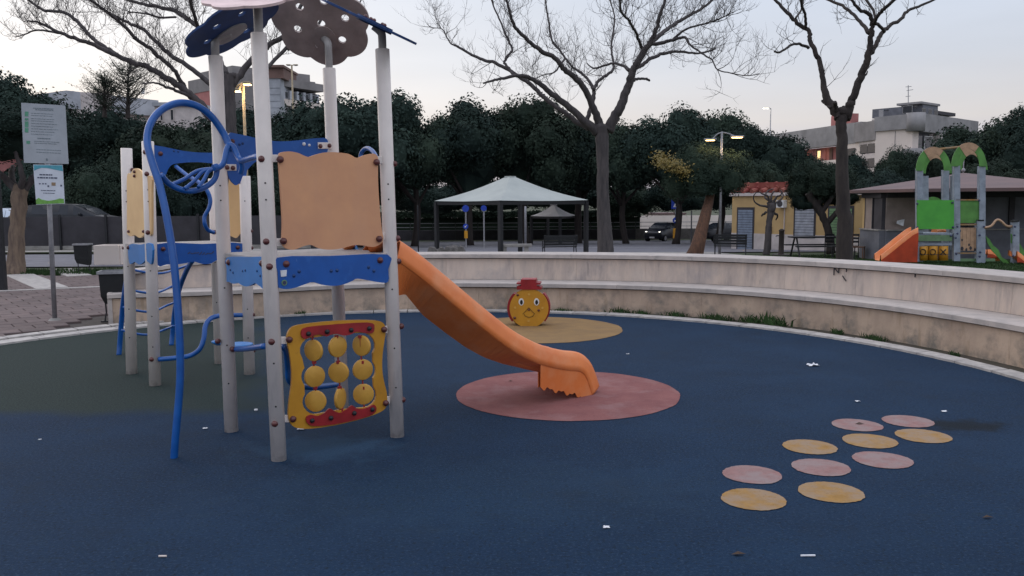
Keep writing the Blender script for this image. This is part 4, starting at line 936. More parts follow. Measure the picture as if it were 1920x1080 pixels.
gazebo([fl_, ft_, fr_, bk_], ez + .03, hz(331, 37.5), 'large grey fabric gazebo with black posts behind the stone wall', 'canvas')
g0 = xy(996, 62); g1 = xy(1050, 59.5); g2 = xy(1080, 62.5); g3 = g0 + g2 - g1
gazebo([g0, g1, g2, g3], hz(406, 61), hz(385, 61), 'small white fabric canopy seen far off under the grey gazebo', 'canvas_white')
# benches
def bench(px, Z, wpx, yaw, label):
    p = ground_at(px, Z); t = thing('park_bench', label, 'bench', p, 'black metal park benches'); t['o'] = (0, 0, 0); w = wpx * zs(Z)
    q = MB()
    for i, (y, z) in enumerate(((-.20, .43), (-.10, .445), (0, .45), (.10, .455))): q = MB(); q.box((0, y, z), (w, .085, .03)); q.build('seat_slat', 'dark_metal', t)
    for i, (y, z) in enumerate(((.19, .55), (.22, .66), (.25, .77), (.275, .87))): q = MB(); q.box((0, y, z), (w, .03, .09)); q.build('back_slat', 'dark_metal', t)
    for sx in (-1, 1):
        for x0 in ((w / 2 - .04) * sx,):
            q = MB(); q.tube([(x0, -.26, 0), (x0, -.24, .42), (x0, -.25, .66), (x0, -.18, .70), (x0, .20, .66)], .02, 6); q.build('armrest', 'dark_metal', t)
            q = MB(); q.tube([(x0, .30, 0), (x0, .16, .42), (x0, .29, .92)], .022, 6); q.build('back_leg', 'dark_metal', t)
            q = MB(); q.bar((x0, -.24, .42), (x0, .16, .42), .03, .03); q.build('seat_bracket', 'dark_metal', t)
    t.rotation_euler = (0, 0, yaw); return t
bench(1049, 34, 64, math.radians(188), 'black metal bench turned away under the gazebo')
bench(1371, 33.5, 60, math.radians(165), 'black metal bench to the right of the lamp post')
# round-edged stone bench / table near gazebo
p = ground_at(966, 35.0); t_ = thing('stone_bench', 'plain pale stone slab bench behind the front gazebo post', 'bench', p)
q = MB(); q.box(p + Vector((0, 0, .50)), (1.35, .5, .12)); q.build('slab', 'concrete', t_, bevel=.02)
for sx in (-1, 1): q = MB(); q.box(p + Vector((sx * .45, 0, .22)), (.18, .4, .44)); q.build('support', 'concrete', t_)
# rough rock edging at left of gazebo
rk = []
for i in range(11):
    x = 808 + i * 5.4; Z = 33 + rnd.uniform(-.5, .5); p = ground_at(x, Z); q = MB(); q.ball(Vector((0, 0, .12)), .15 + rnd.random() * .08, 7, 5, (1, .8, .8 + rnd.random() * .5)); top = hz(467, Z) - p.z
    for k in range(len(q.v)): q.v[k] = q.v[k] * (1 + .25 * noise.noise(q.v[k] * 5 + Vector((i, 0, 0)))) 
    for k in range(len(q.v)): q.v[k].z *= 1.6
    o = q.build('rock', 'stone_rock', smooth=False, at=(0, 0, 0)); o.location = p + Vector((0, 0, .0)); tag(o, 'rough grey rock in the low row left of the gazebo, above the wall', 'rock', 'low row of rocks')
# lamp post with two lit heads
def lamp(px, Z, ytop, heads, label, mshaft='steel', mlit='lamp_warm', pr=.055, cy=None):
    p = ground_at(px, Z); zt = hz(ytop, Z, px); t = thing('street_lamp', label, 'street lamp', p, 'street lamps')
    q = MB(); q.tube([p, Vector((p.x, p.y, lerp(p.z, zt, .5))), Vector((p.x, p.y, zt))], [pr * 1.15, pr, pr * .8], 12); q.build('shaft', mshaft, t, smooth=True)
    for (hx, hy, w_, lw, en) in heads:
        e = W(hx, hy, Z); e.y = p.y + rnd.uniform(-.1, .1); s = 1 if e.x > p.x else -1; w = w_ * zs(Z)
        q = MB(); q.tube(smooth_path([Vector((p.x, p.y, zt)), Vector((lerp(p.x, e.x, .5), p.y, lerp(zt, e.z, .25))), e + Vector((0, 0, .06))], 4), .028, 8); q.build('arm', mshaft, t)
        q = MB(); q.box(e + Vector((s * w * .2, 0, .05)), (w, .22, .07)); hd = q.build('lamp_head', mshaft, t, bevel=.02)
        q = MB(); q.box(e + Vector((s * w * .2, 0, .005)), (lw * zs(Z), .18, .03)); q.build('lamp_glass', mlit, hd, bevel=.008)
        if en:
            ld = bpy.data.lights.new('lamp_light', 'POINT'); lo = bpy.data.objects.new('lamp_light', ld); C.objects.link(lo); lo.parent = t; lo.location = e + Vector((s * w * .2, 0, -.15)) - p; ld.energy = en; ld.color = (1, .70, .38); ld.shadow_soft_size = .12
    return t
lamp(1351, 37, 249, [(1334, 264, 22, 15, 8), (1374, 259, 24, 19, 20)], 'tall steel lamp post with two warm lit heads above the bench')
lamp(1441, 72, 205, [(1434, 205, 10, 11, 0)], 'distant thin lamp post with one white lit head over the trees', mlit='lamp_far', pr=.05)
wood = mat('lamp_column_yellow', (.36, .29, .19), .6)
lamp(464, 24, 158, [(447, 174, 12, 11, 10), (456, 175, 10, 9, 0), (470, 163, 12, 12, 8)], 'lamp post with three lit heads seen between the white tower posts', mshaft=wood, pr=.045)
lamp(555, 60, 126, [(549, 127, 8, 5, 0), (559, 127, 8, 5, 0)], 'unlit pole with two small heads rising in front of the grey building', pr=.07, mlit='steel', mshaft=wood)
# thin posts
def pole(px, Z, yt, label, r_=.03, m_='steel', cat='pole'):
    p = ground_at(px, Z); zt = hz(yt, Z, px); q = MB(); q.tube([p, Vector((p.x, p.y, zt - .03)), Vector((p.x, p.y, zt))], [r_, r_, r_ * .7], 10); o = q.build('metal_pole', m_, at=p, smooth=True); return tag(o, label, cat)
pole(985, 44, 387, 'pale grey metal pole standing beneath the gazebo roof', .06)
pole(1297, 60, 395, 'thin grey pole just left of the leaning brown trunk', .05)
pole(783, 42, 385, 'thin dark pole left of the gazebo, above the slide', .03, 'dark_metal')
# traffic signs
def tsign(px, Z, ytop, discs_, label, bollard=None):
    p = ground_at(px, Z); zt = hz(ytop, Z, px); t = thing('traffic_sign', label, 'road sign', p, 'blue road signs')
    q = MB(); q.cyl(p, Vector((p.x, p.y, zt)), .045, 8); q.build('pole', 'steel', t)
    for (y, rp, kind) in discs_:
        c = W(px, y, Z); c.y = p.y - .07; r_ = rp * zs(Z); q = MB()
        if kind == 'square': q.box(c, (2 * r_, .03, 2 * r_))
        else: q.tube([c + Vector((0, .02, 0)), c], r_, 24)
        d = q.build('sign_plate', 'sign_blue', t)
        if kind == 'arrow':
            q = MB(); k = r_; a = c + Vector((0, -.012, 0))
            pts = [(.45, .5), (-.1, .0), (.0, -.1), (-.15, -.45), (-.5, -.45), (-.5, .0 - .1), (-.25, -.02)]
            pts = [(.50, .45), (.40, .55), (-.12, .02), (-.32, .22), (-.45, -.48), (.22, -.32), (.02, -.12)]
            q.plate([a + Vector((u * k, 0, v * k)) for u, v in pts], .006, Vector((0, -1, 0))); q.build('arrow', 'white', d)
        if kind == 'square':
            q = MB(); k = r_; a = c + Vector((0, -.02, 0)); q.plate([a + Vector((u * k, 0, v * k)) for u, v in ((-.6, -.6), (.6, -.6), (.0, .65))], .004, Vector((0, -1, 0))); w_ = q.build('triangle', 'white', d)
            q = MB(); a = a + Vector((0, -.006, 0)); q.plate([a + Vector((u * k, 0, v * k)) for u, v in ((-.12, -.5), (.22, -.5), (.08, .0), (.0, .25), (-.1, .0))], .003, Vector((0, -1, 0))); q.build('walking_figure', 'black', w_)
    if bollard:
        y0, y1, wp_ = bollard; c0 = W(px, y1, Z).z; c1 = W(px, y0, Z).z; q = MB(); q.tube([Vector((p.x, p.y, c0)), Vector((p.x, p.y, c1))], wp_ / 2 * zs(Z), 12); q.build('yellow_cover', 'bollard_yellow', t)
    return t
tsign(873, 50, 384, [(391, 6.5, 'disc'), (424.5, 5, 'arrow')], 'two stacked blue signs on a pole with yellow base, seen under the gazebo', (433, 447, 7))
tsign(907, 50, 386, [(390.5, 5.5, 'disc')], 'single round blue sign on a plain pole, seen under the gazebo')
tsign(1267, 58, 376, [(383, 8.5, 'square'), (413, 5.5, 'arrow')], 'blue pedestrian crossing sign above an arrow disc, by the hatchback', (428, 447, 9))
# drinking fountain
p = ground_at(1467, 35); t_ = thing('drinking_fountain', 'dark cast iron drinking fountain in front of the yellow building', 'drinking fountain', p); s = zs(35)
H_ = hz(432, 35) - p.z
q = MB(); q.tube([p, p + Vector((0, 0, .05)), p + Vector((0, 0, .08)), p + Vector((0, 0, H_ * .9)), p + Vector((0, 0, H_ * .92)), p + Vector((0, 0, H_ * .96)), p + Vector((0, 0, H_))], [.16, .16, .11, .10, .125, .10, .03], 10); q.build('column', 'bark_dark', t_, smooth=math.radians(40))
q = MB(); q.tube([p + Vector((-.09, 0, H_ * .74)), p + Vector((-.22, 0, H_ * .74)), p + Vector((-.22, 0, H_ * .70))], .02, 6); q.build('spout', 'dark_metal', t_)
q = MB(); q.tube([p + Vector((0, 0, .0)), p + Vector((0, 0, .07)), p + Vector((0, 0, .05))], [.34, .36, .30], 16); q.build('basin', 'stone_rock', t_)
# picnic table with chairs
p = ground_at(1530, 33); s = zs(33); t_ = thing('picnic_table', 'long dark wooden table with fixed seats in front of the shuttered window', 'table', p)
for j in range(4): q = MB(); q.box(p + Vector((.2, -.27 + j * .18, .78)), (2.3, .16, .05)); q.build('table_plank', 'dark_metal', t_)
for sy in (-1, 1): q = MB(); q.box(p + Vector((.2, sy * .70, .45)), (2.3, .22, .05)); q.build('seat_plank', 'dark_metal', t_)
for sx in (-.75, 1.15):
    for sy in (-1, 1): q = MB(); q.tube([p + Vector((sx, sy * .12, .76)), p + Vector((sx, sy * .55, .0))], .035, 6); q.build('leg', 'dark_metal', t_)
def chair(px, Z, yaw, lab, m_='dark_metal'):
    p = ground_at(px, Z); t = thing('garden_chair', lab, 'chair', p, 'garden chairs by the kiosk'); t['o'] = (0, 0, 0)
    q = MB(); q.box((0, 0, .44), (.44, .42, .03)); q.build('seat', m_, t)
    for z in (.62, .74, .86): q = MB(); q.box((0, .20, z), (.42, .02, .07)); q.build('back_slat', m_, t)
    for sx in (-1, 1):
        q = MB(); q.bar((sx * .2, .2, 0), (sx * .2, .21, .90), .03, .03); q.build('back_leg', m_, t)
        q = MB(); q.bar((sx * .2, -.18, 0), (sx * .2, -.18, .44), .03, .03); q.build('front_leg', m_, t)
    t.rotation_euler = (0, 0, yaw)
chair(1565, 31.5, math.radians(20), 'dark garden chair tucked at the right end of the picnic table')
chair(1612, 29.5, math.radians(60), 'brown garden chair against the kiosk wall', 'bark_brown')
chair(1598, 29.8, math.radians(-40), 'dark garden chair just right of the bare tree trunk')

# ---------------- generic wall helper for buildings
class Face:
    """a vertical building face from (px0,Z0) to (px1,Z1); u 0..1 along it, z in metres"""
    def __init__(s, px0, Z0, px1, Z1, root):
        s.a = xy(px0, Z0); s.b = xy(px1, Z1); s.root = root; d = s.b - s.a; s.L = d.length; s.d = d.normalized(); s.n = Vector((s.d.y, -s.d.x, 0))
        if s.n.y > 0: s.n = -s.n
    def slab(s, u0, u1, z0, z1, m_, name, depth=.3, off=0.0, parent=None):
        A = s.a + s.d * s.L * u0; B = s.a + s.d * s.L * u1; c = (A + B) / 2 - s.n * (depth / 2 - off); c.z = (z0 + z1) / 2
        q = MB(); q.box(c, ((B - A).length, depth, z1 - z0), math.atan2(s.d.y, s.d.x)); return q.build(name, m_, parent or s.root)
    def window(s, u0, u1, z0, z1, frame='white', glass='glass', name='window'):
        f = s.slab(u0, u1, z0, z1, frame, name, .08, .05); s.slab(u0 + .06 / s.L, u1 - .06 / s.L, z0 + .06, z1 - .06, glass, 'pane', .04, .062, f); return f
# yellow low building
yb = thing('yellow_building', 'low yellow building with white base, roller shutters and red tiled roof', 'building', ground_at(1480, 47))
f = Face(1373, 46, 1625, 40, yb); zb_ = -1.25; ztp = hz(380, 46, 1373); zt2 = ztp + .35
f.slab(0, 1, zb_, zb_ + 1.1, 'plaster_white', 'base_band', 5, .02); f.slab(0, 1, zb_ + 1.1, zt2, 'plaster_yellow', 'wall', 5); 
f.slab(-.015, 1.0, zt2, zt2 + .16, 'plaster_white', 'cornice', 5.2, .14)
for i in range(9):
    for j in range(3):
        A = f.a + f.d * f.L * (.02 + i * .078) - f.n * (.1 + j * .42); A.z = zt2 + .25 + j * .15
        q = MB(); q.tube([A - f.n * .26 + Vector((0, 0, .10)), A + f.n * .26 - Vector((0, 0, .03))], [.11, .14], 8); q.build('roof_tile', 'terracotta', yb)
q = MB(); A = f.a - f.n * 2; B = f.a + f.d * f.L * .55 - f.n * 2; q.bar(Vector((A.x, A.y, zt2 + .45)), Vector((B.x, B.y, zt2 + .45)), 3.2, .5); q.build('roof_bed', 'terracotta', yb)
def shutterdoor(u0, u1, z0, z1, m_):
    fr = f.slab(u0 - .012, u1 + .012, z0, z1 + .12, 'kiosk_dark', 'door_frame', .1, .03); n = int((z1 - z0) / .13)
    for k in range(n):
        za = z0 + k * (z1 - z0) / n; f.slab(u0, u1, za, za + (z1 - z0) / n - .02, m_, 'shutter_slat', .05, .05, fr)
u_ = lambda px: (lambda A: ((A - f.a).dot(f.d)) / f.L)(V(px, 400, f.a, f.n))
shutterdoor(u_(1385), u_(1412), zb_ + .1, hz(393, 45, 1398), 'shutter_blue'); shutterdoor(u_(1492), u_(1527), zb_ + .95, hz(389, 43, 1510), 'shutter')
shutterdoor(u_(1556), u_(1598), zb_ + .6, hz(390, 42, 1578), 'green_pale')
ua = u_(1462); ac = f.slab(ua, ua + .055, hz(392, 44), hz(378, 44), 'white', 'air_conditioner', .3, .32); cc = f.a + f.d * f.L * (ua + .0275) + f.n * .325; cc.z = hz(385, 44); q = MB(); q.cyl(cc, cc + f.n * .012, .16, 16); q.build('fan_grille', 'kiosk_dark', ac)
f.slab(u_(1471), u_(1472.2), zb_ + .9, hz(392, 44), 'plaster_white', 'drain_pipe', .06, .06)
f.slab(u_(1444), u_(1448), zb_ + .1, zb_ + 1.5, 'kiosk_dark', 'meter_box', .06, .06)

# kiosk with brown roof
kb = thing('kiosk', 'low kiosk with dark frame, beige panels and wide brown pitched roof', 'kiosk', ground_at(1760, 30))
kf = Face(1640, 29.0, 1700, 26.8, kb); kz = -.45
Kc = [xy(1625, 30.2), xy(1662, 28.0), xy(2010, 28.4), xy(2010, 38), xy(1680, 38)]
def kface(px0, Z0, px1, Z1, pans):
    fc = Face(px0, Z0, px1, Z1, kb); et = hz(368, min(Z0, Z1), px1 if px1 < 1900 else 1700)
    fc.slab(0, 1, kz, kz + 1.0, 'kiosk_grey', 'parapet', .2); fc.slab(0, 1, et - .05, et + .12, 'kiosk_dark', 'fascia', .2, .01); fc.slab(0, 1, kz + 1.0, kz + 1.04, 'concrete', 'sill', .3, .06)
    for (a, b_, m_) in pans:
        fc.slab(a, b_, kz + 1.04, et - .05, m_, 'wall_panel', .08, -.05); 
        fc.slab(b_, b_ + .03, kz + 1.04, et - .05, 'kiosk_dark', 'frame_post', .14, .0)
    return fc
et_ = hz(368, 28)
k1 = kface(1625, 30.2, 1662, 28.6, [(0, .12, 'plaster_yellow'), (.15, .5, 'kiosk_beige'), (.6, .97, 'kiosk_dark')])
k2 = kface(1664, 28.5, 2010, 28.9, [(0.0, .275, 'kiosk_beige'), (.31, .44, 'kiosk_dark'), (.47, .66, 'kiosk_grey'), (.69, .82, 'kiosk_grey'), (.85, .97, 'kiosk_beige')])
q = MB(); q.plate([V(x, y, xy(1664, 28.38), (0, 1)) for x, y in ((1682, 414), (1690, 412), (1696, 411), (1694, 424), (1688, 422), (1681, 419))], .003, Vector((0, -1, 0))); q.build('torn_poster', 'litter', kb)
apx = W(1806, 324, 33); eave = [W(1592, 357, 30.3), W(1712, 352, 26.6), W(2060, 352, 24.5), W(2080, 352, 39), W(1620, 352, 38)]; ez_ = eave[0].z
eave = [Vector((e.x, e.y, ez_)) for e in eave]
for i in range(5):
    j = (i + 1) % 5; q = MB(); q.add([eave[i], eave[j], apx, eave[i] - Vector((0, 0, .10)), eave[j] - Vector((0, 0, .10))], [(0, 1, 2), (0, 3, 4, 1)]); q.build('roof_plane', 'roof_brown', kb)
q = MB(); q.add([e - Vector((0, 0, .10)) for e in eave], [(0, 1, 2, 3, 4)]); q.build('soffit', 'kiosk_dark', kb)
q = MB(); q.cyl(apx - Vector((0, 0, .05)), apx + Vector((0, 0, .55)), .02, 6); q.ball(apx + Vector((0, 0, .1)), .08); q.build('finial', 'steel', kb)

# green play tower
gp = ground_at(1785, 21.0); gp.z = hz(489, 21, 1785) - .0
zg = gp.z
GT = thing('green_play_tower', 'small play tower with green arches, grey posts and orange slides on the grass', 'play structure', gp)
Zf_ = 21.0; pf = (xy(1785, 21.0), Vector((-.12, -1, 0)).normalized()); pf2 = (xy(1785, 21.9), Vector((-.12, -1, 0)).normalized())
def gbox(x0, x1, y0, y1, m_, name, plane=pf, th=.03, off=0.0, parent=GT, bevel=0):
    P = onp([(x0, y0), (x1, y0), (x1, y1), (x0, y1)], plane, off); q = MB(); q.plate(P, th, plane[1]); return q.build(name, m_, parent, bevel=bevel)
for x, y0, y1, plane in ((1725, 316, 490, pf), (1794.5, 311, 489, pf), (1842, 312, 491, pf), (1774, 319, 480, pf2), (1791, 330, 470, pf2), (1735, 330, 480, pf2), (1905, 415, 494, pf)):
    gbox(x - 5.5, x + 5.5, y0, y1, 'playgrey', 'post', plane, .12, .05, bevel=.012)
gbox(1832, 1846, 414, 492, 'playgrey', 'post', pf, .14, .09, bevel=.012); gbox(1833, 1845, 412, 414.5, 'black', 'post_cap', pf, .15, .10)
gbox(1899, 1911, 413, 416, 'black', 'post_cap', pf, .15, .08)
def arch(cx, cyb, rx, ry, w, plane, off=.08):
    n = 16; o_ = [(cx + rx * math.cos(PI * i / n), cyb - ry * math.sin(PI * i / n)) for i in range(n + 1)]; i_ = [(cx + (rx - w) * math.cos(PI * i / n), cyb - (ry - w * .95) * math.sin(PI * i / n)) for i in range(n, -1, -1)]
    a0, a1_ = 5, 11
    for seg, m_, nm in (((0, 5), 'green_arch', 'arch_leg'), ((5, 11), 'tan_panel', 'arch_top'), ((11, 16), 'green_arch', 'arch_leg')):
        o2 = o_[seg[0]:seg[1] + 1]; ii = i_[::-1][seg[0]:seg[1] + 1][::-1]; q = MB(); q.plate(onp(o2 + ii, plane, off + (.01 if 'top' in nm else 0)), .03, plane[1]); q.build(nm, m_, GT)
arch(1750.5, 320, 33, 45, 13, pf); arch(1817, 312, 33, 45, 13, pf); arch(1755, 325, 31, 40, 12, pf2, .0); arch(1822, 318, 30, 40, 12, pf2, .0)
q = MB(); q.cyl(W(1748, 281, 21.0), W(1806, 275, 21.0), .028, 8); q.build('top_bar', 'dot_yellow', GT)
gbox(1720, 1788, 376, 429, 'green_panel', 'side_panel', pf, .02, .12, bevel=.01)
q = MB(); q.plate(onp([(1730 + 2 * i, 378 - 9 * math.sin(PI * i / 20)) for i in range(21)], pf2, 0), .02, pf[1]); q.build('rear_panel', 'green_arch', GT)
gbox(1795, 1836, 376, 418, 'green_arch', 'side_panel', pf, .02, .02); gbox(1793, 1838, 373.5, 376, 'dot_yellow', 'rail', pf, .04, .05); gbox(1792, 1838, 419.5, 422.5, 'dot_yellow', 'rail', pf, .04, .05)
gbox(1720, 1786, 437, 440, 'playgrey', 'deck_edge', pf, .8, .05); gbox(1719, 1785, 441, 452, 'green_pale', 'deck_skirt', pf, .03, .11)
gbox(1719, 1785, 455, 460, 'playgrey', 'cross_beam', pf, .08, .06)
for i, (cx, ch) in enumerate(((1730.5, 'O'), (1749, 'O'), (1768.5, 'X'))):
    c0 = V(cx, 488, pf[0], pf[1]); c1 = V(cx, 461.5, pf[0], pf[1]); q = MB(); q.cyl(c0, c1, 8.6 * zs(21), 16); dr_ = q.build('game_drum', 'yellow', GT, smooth=math.radians(40))
    c = V(cx, 472.5, pf[0] + pf[1] * (8.6 * zs(21) + .012), pf[1]); A = Vector((1, 0, 0)); q = MB(); r_ = 5.2 * zs(21)
    if ch == 'O': q.tube([c + A * r_ * math.cos(2 * PI * k / 20) + Vector((0, 0, r_ * math.sin(2 * PI * k / 20))) for k in range(21)], .011, 6, caps=False)
    else:
        q.tube([c + Vector((-r_, 0, -r_)), c + Vector((r_, 0, r_))], .012, 6); q.tube([c + Vector((-r_, 0, r_)), c + Vector((r_, 0, -r_))], .012, 6)
    q.build('letter', 'black', dr_); 
    q = MB(); q.tube([c0.lerp(c1, .40), c0.lerp(c1, .43)], 8.9 * zs(21), 16); q.build('drum_band', 'ink', dr_)
for i in range(6): x0 = 1790 + i * 7.4; gbox(x0, x0 + 7, 427, 470, 'tan_panel', 'barrier_board', pf, .03, .03)
for x, y, r_ in ((1800, 433, 3), (1804, 450, 2.4), (1817, 459, 2.6), (1795, 469, 2.8), (1804, 466, 4), (1812, 468, 3), (1820, 465, 3.5), (1828, 468, 3)):
    q = MB(); q.plate(onp([(x + r_ * math.cos(k * PI / 4) * .7, y + r_ * math.sin(k * PI / 4)) for k in range(8)], pf, .036), .003, pf[1]); q.build('leaf_print', 'kiosk_dark', GT)
gbox(1790, 1838, 473.5, 476, 'dot_yellow', 'rail', pf, .04, .05); gbox(1792, 1866, 485, 490, 'green_pale', 'kick_board', pf, .03, .02)
for x, y in ((1720, 382), (1720, 426), (1786, 380), (1787, 426), (1719, 442), (1783, 442), (1795, 425), (1795, 438), (1836, 376), (1837, 441), (1838, 473), (1837, 481), (1792, 446), (1793, 476), (1845, 425), (1903, 425), (1902, 441), (1900, 480)):
    q = MB(); p = V(x, y, pf[0] + pf[1] * .14, pf[1]); q.ball(p, .028, 8, 5); q.build('bolt', 'ink', GT)
def gtube(pts, r, nm, m_): q = MB(); q.tube(smooth_path([W(x, y, Z) for x, y, Z in pts], 5), r, 8); q.build(nm, m_, GT, smooth=True)
gtube([(1845, 427, 20.9), (1858, 424, 20.9), (1868, 413, 20.9), (1876, 414, 20.9), (1888, 424, 20.9), (1902, 424, 20.9)], .03, 'handrail', 'tan_panel')
q = MB(); q.plate(onp([(1848, 442), (1855, 448), (1862, 460), (1872, 468), (1878, 482), (1888, 488), (1893, 494), (1885, 495), (1876, 488), (1868, 478), (1860, 470), (1852, 456)], pf, .0), .03, pf[1]); q.build('stair_side', 'green_arch', GT)
q = MB(); q.plate(onp([(1896, 438), (1902, 448), (1912, 456), (1920, 470), (1936, 484), (1930, 489), (1915, 478), (1905, 464), (1896, 455)], pf, .0), .03, pf[1]); q.build('stair_side', 'green_arch', GT)
def small_slide(pts_near, Zn, width, nm):
    N_ = [W(x, y, Zn) for x, y in pts_near]; q = MB(); vs = []
    pr_ = [(0, 0), (.02, .12), (.06, .12), (.09, 0), (.12, -.02), (width - .12, -.02), (width - .09, 0), (width - .06, .12), (width - .02, .12), (width, 0)]
    for p in N_:
        for u, v in pr_: vs.append(p + Vector((.05 * u, u, v)))
    n = len(pr_); q.add(vs, [(i * n + j, i * n + j + 1, (i + 1) * n + j + 1, (i + 1) * n + j) for i in range(len(N_) - 1) for j in range(n - 1)]); o = q.build('slide_chute', 'slide', GT, smooth=math.radians(40))
    q = MB(); vs = []
    for p in N_: vs += [p, Vector((p.x, p.y, max(zg - .02, p.z - .75)))]
    q.add(vs, [(2 * i, 2 * i + 1, 2 * i + 3, 2 * i + 2) for i in range(len(N_) - 1)]); sk = q.build('slide_skirt', M['slide_red'], GT); s2 = sk.modifiers.new('t', 'SOLIDIFY'); s2.thickness = .01
M['slide_red'] = mat('red_orange_plastic', (.45, .05, .012), .5, scale=3)
small_slide([(1722, 436), (1712, 441), (1690, 458), (1668, 476), (1652, 488)], 20.8, .5, 'a')
small_slide([(1852, 476), (1862, 477), (1872, 482), (1878, 489)], 22.4, .5, 'b'); small_slide([(1908, 480), (1916, 486), (1926, 495)], 20.6, .45, 'c')
q = MB(); q.tube([W(1752, 434, 21.6), W(1760, 432, 21.7), W(1768, 434, 21.8)], .09, 8); q.build('slide_head', 'slide', GT)

# apartment block (right, far)
ab = thing('apartment_block', 'far cream and grey apartment block with rounded balconies above the trees', 'apartment building', ground_at(1650, 105))
fa = Face(1456, 127, 1612, 108, ab)
def zz_(py, Z, px=1600): return hz(py, Z, px)
rt = zz_(229.5, 108, 1612)
fa.slab(0, 1, -2, rt - 4.6, 'plaster_cream', 'wall', 1.2, -.6); fa.slab(.1, 1, rt - 4.6, rt - 2.6, 'plaster_pink', 'loggia_wall', 1.2, -1.2); fa.slab(-.02, 1, rt - 2.6, rt, 'plaster_grey', 'roof_band', 1.2, .3); fa.slab(.08, .80, rt - 5.6, rt - 4.5, 'plaster_cream', 'balcony_parapet', .2, .6)
fa.slab(0, .14, rt - 6, rt - 2.6, 'plaster_white', 'wall', 1.2, .0); fa.slab(.80, 1.0, rt - 5.8, rt - 2.6, 'plaster_cream', 'wall', 1.2, .2)
for i in range(8):
    u = .18 + i * .078; fa.slab(u, u + .035, rt - 4.5, rt - 2.8, 'brown_block' if i % 2 else 'plaster_pink', 'shutter', .2, -1.1)
for u in (.27, .52): fa.window(u, u + .03, rt - 4.2, rt - 3.1, 'window_lit', 'window_lit'); 
for o in [o for o in ab.children if o.name.startswith('window')]: pass
fa.slab(.80, .82, rt - 5.5, rt - 2.7, 'white', 'window_frame', .2, .3); fa.slab(.84, .95, rt - 5.0, rt - 3.2, 'glass', 'window', .2, .3)
fa.slab(.51, .73, rt, rt + 1.6, 'plaster_pink', 'roof_cabin', 1.2, -2)
for i in range(6): fa.slab(.515 + i * .036, .53 + i * .036, rt + 1.6, rt + 2.2, 'plaster_pink', 'roof_tooth', .5, -2)
fb_ = Face(1600, 108.6, 1640, 104, ab); fb_.slab(0, 1, -2, zz_(229, 104, 1640) - 2.2, 'plaster_cream', 'wall', 1.2, -.1); fb_.slab(0, 1, zz_(229, 104, 1640) - 2.2, zz_(227, 104, 1640), 'plaster_dgrey', 'roof_band', 1.2, .25)
for zt in (zz_(243, 106), zz_(270, 106), zz_(297, 106)):
    fb_.window(.25, .60, zt - 1.2, zt, 'kiosk_dark', 'glass'); fb_.window(.60, .95, zt - 1.2, zt, 'kiosk_dark', 'glass'); fb_.slab(.2, .98, zt - 2.1, zt - 1.25, 'plaster_white', 'spandrel', .1, .06)
for (u0, u1) in ((.05, .3), (.55, .8)):
    fb_.slab(u0, u1, zz_(226, 104), zz_(219, 104), 'steel', 'roof_vent', .6, -2)
fc_ = Face(1637, 104, 1706, 100, ab); tp = zz_(215, 100, 1706); fc_.slab(0, 1, -2, tp - 1.7, 'plaster_cream', 'gable_wall', 1.2, .0); fc_.slab(0, 1, tp - 1.7, tp, 'plaster_grey', 'parapet', 1.2, .3)
fc_.slab(.54, .548, -2, tp - 1.8, 'plaster_grey', 'drain_pipe', .1, .05)
fd_ = Face(1706, 100, 1820, 112, ab); tp2 = zz_(213, 100, 1706)
fd_.slab(.10, 1, -2, tp2 - 2.0, 'kiosk_grey', 'wall', .5, -.8); fd_.slab(0.0, 1, tp2 - 2.1, tp2, 'plaster_grey', 'parapet', .8, .5)
fd_.slab(.0, .36, tp2 - 5.7, tp2 - 4.1, 'plaster_grey', 'balcony', 2.0, .8); fd_.slab(.55, .95, tp2 - 6.0, tp2 - 4.4, 'plaster_grey', 'balcony', 2.0, .8); fd_.slab(.0, .4, tp2 - 9, tp2 - 7.6, 'plaster_cream', 'balcony', 2.0, .5)
q = MB(); A = fd_.a + fd_.d * 0; 
for zc, hh, m_ in ((tp2 - 1.05, 2.1, 'plaster_grey'), (tp2 - 4.9, 1.6, 'plaster_grey')):
    q = MB(); q.tube([Vector((A.x + .45, A.y + .35, zc - hh / 2)), Vector((A.x + .45, A.y + .35, zc + hh / 2))], 1.05, 20); q.build('round_corner', m_, ab, smooth=math.radians(40))
fd_.slab(.36, .54, -2, tp2 - 2.1, 'plaster_white', 'stair_tower', 3, .5)
for k, zt in enumerate((tp2 - 2.5, tp2 - 6.3)):
    fd_.window(.06, .14, zt - 1.7, zt, 'kiosk_dark'); fd_.window(.18, .30, zt - 1.7, zt, 'white'); fd_.slab(.41, .47, zt - 1.5, zt - .2, 'glass', 'window', .1, .56); fd_.window(.60, .70, zt - 1.5, zt, 'kiosk_dark'); fd_.window(.76, .86, zt - 1.5, zt, 'white')
fe_ = Face(1672, 104.5, 1712, 102.5, ab); fe_.slab(.0, 1.0, tp, tp + 1.5, 'kiosk_grey', 'penthouse', 4, -1.5); fe_.slab(-.1, 1.05, tp + 1.5, tp + 1.75, 'plaster_grey', 'penthouse_roof', 5, -.8); fe_.window(.35, .8, tp + .4, tp + 1.3, 'plaster_grey')
ff_ = Face(1712, 102.5, 1802, 111, ab); ff_.slab(.0, .5, tp2, tp2 + 1.1, 'kiosk_grey', 'penthouse', 4, -1.5); ff_.slab(.5, .93, tp2 + .6, tp2 + 1.0, 'kiosk_dark', 'penthouse_roof', 4, -.8); ff_.slab(.52, .9, tp2, tp2 + .6, 'plaster_white', 'penthouse', 3, -1.8)
for i, u in enumerate((.1, .22, .34)): ff_.window(u, u + .07, tp2 + .2, tp2 + .9, 'plaster_grey')
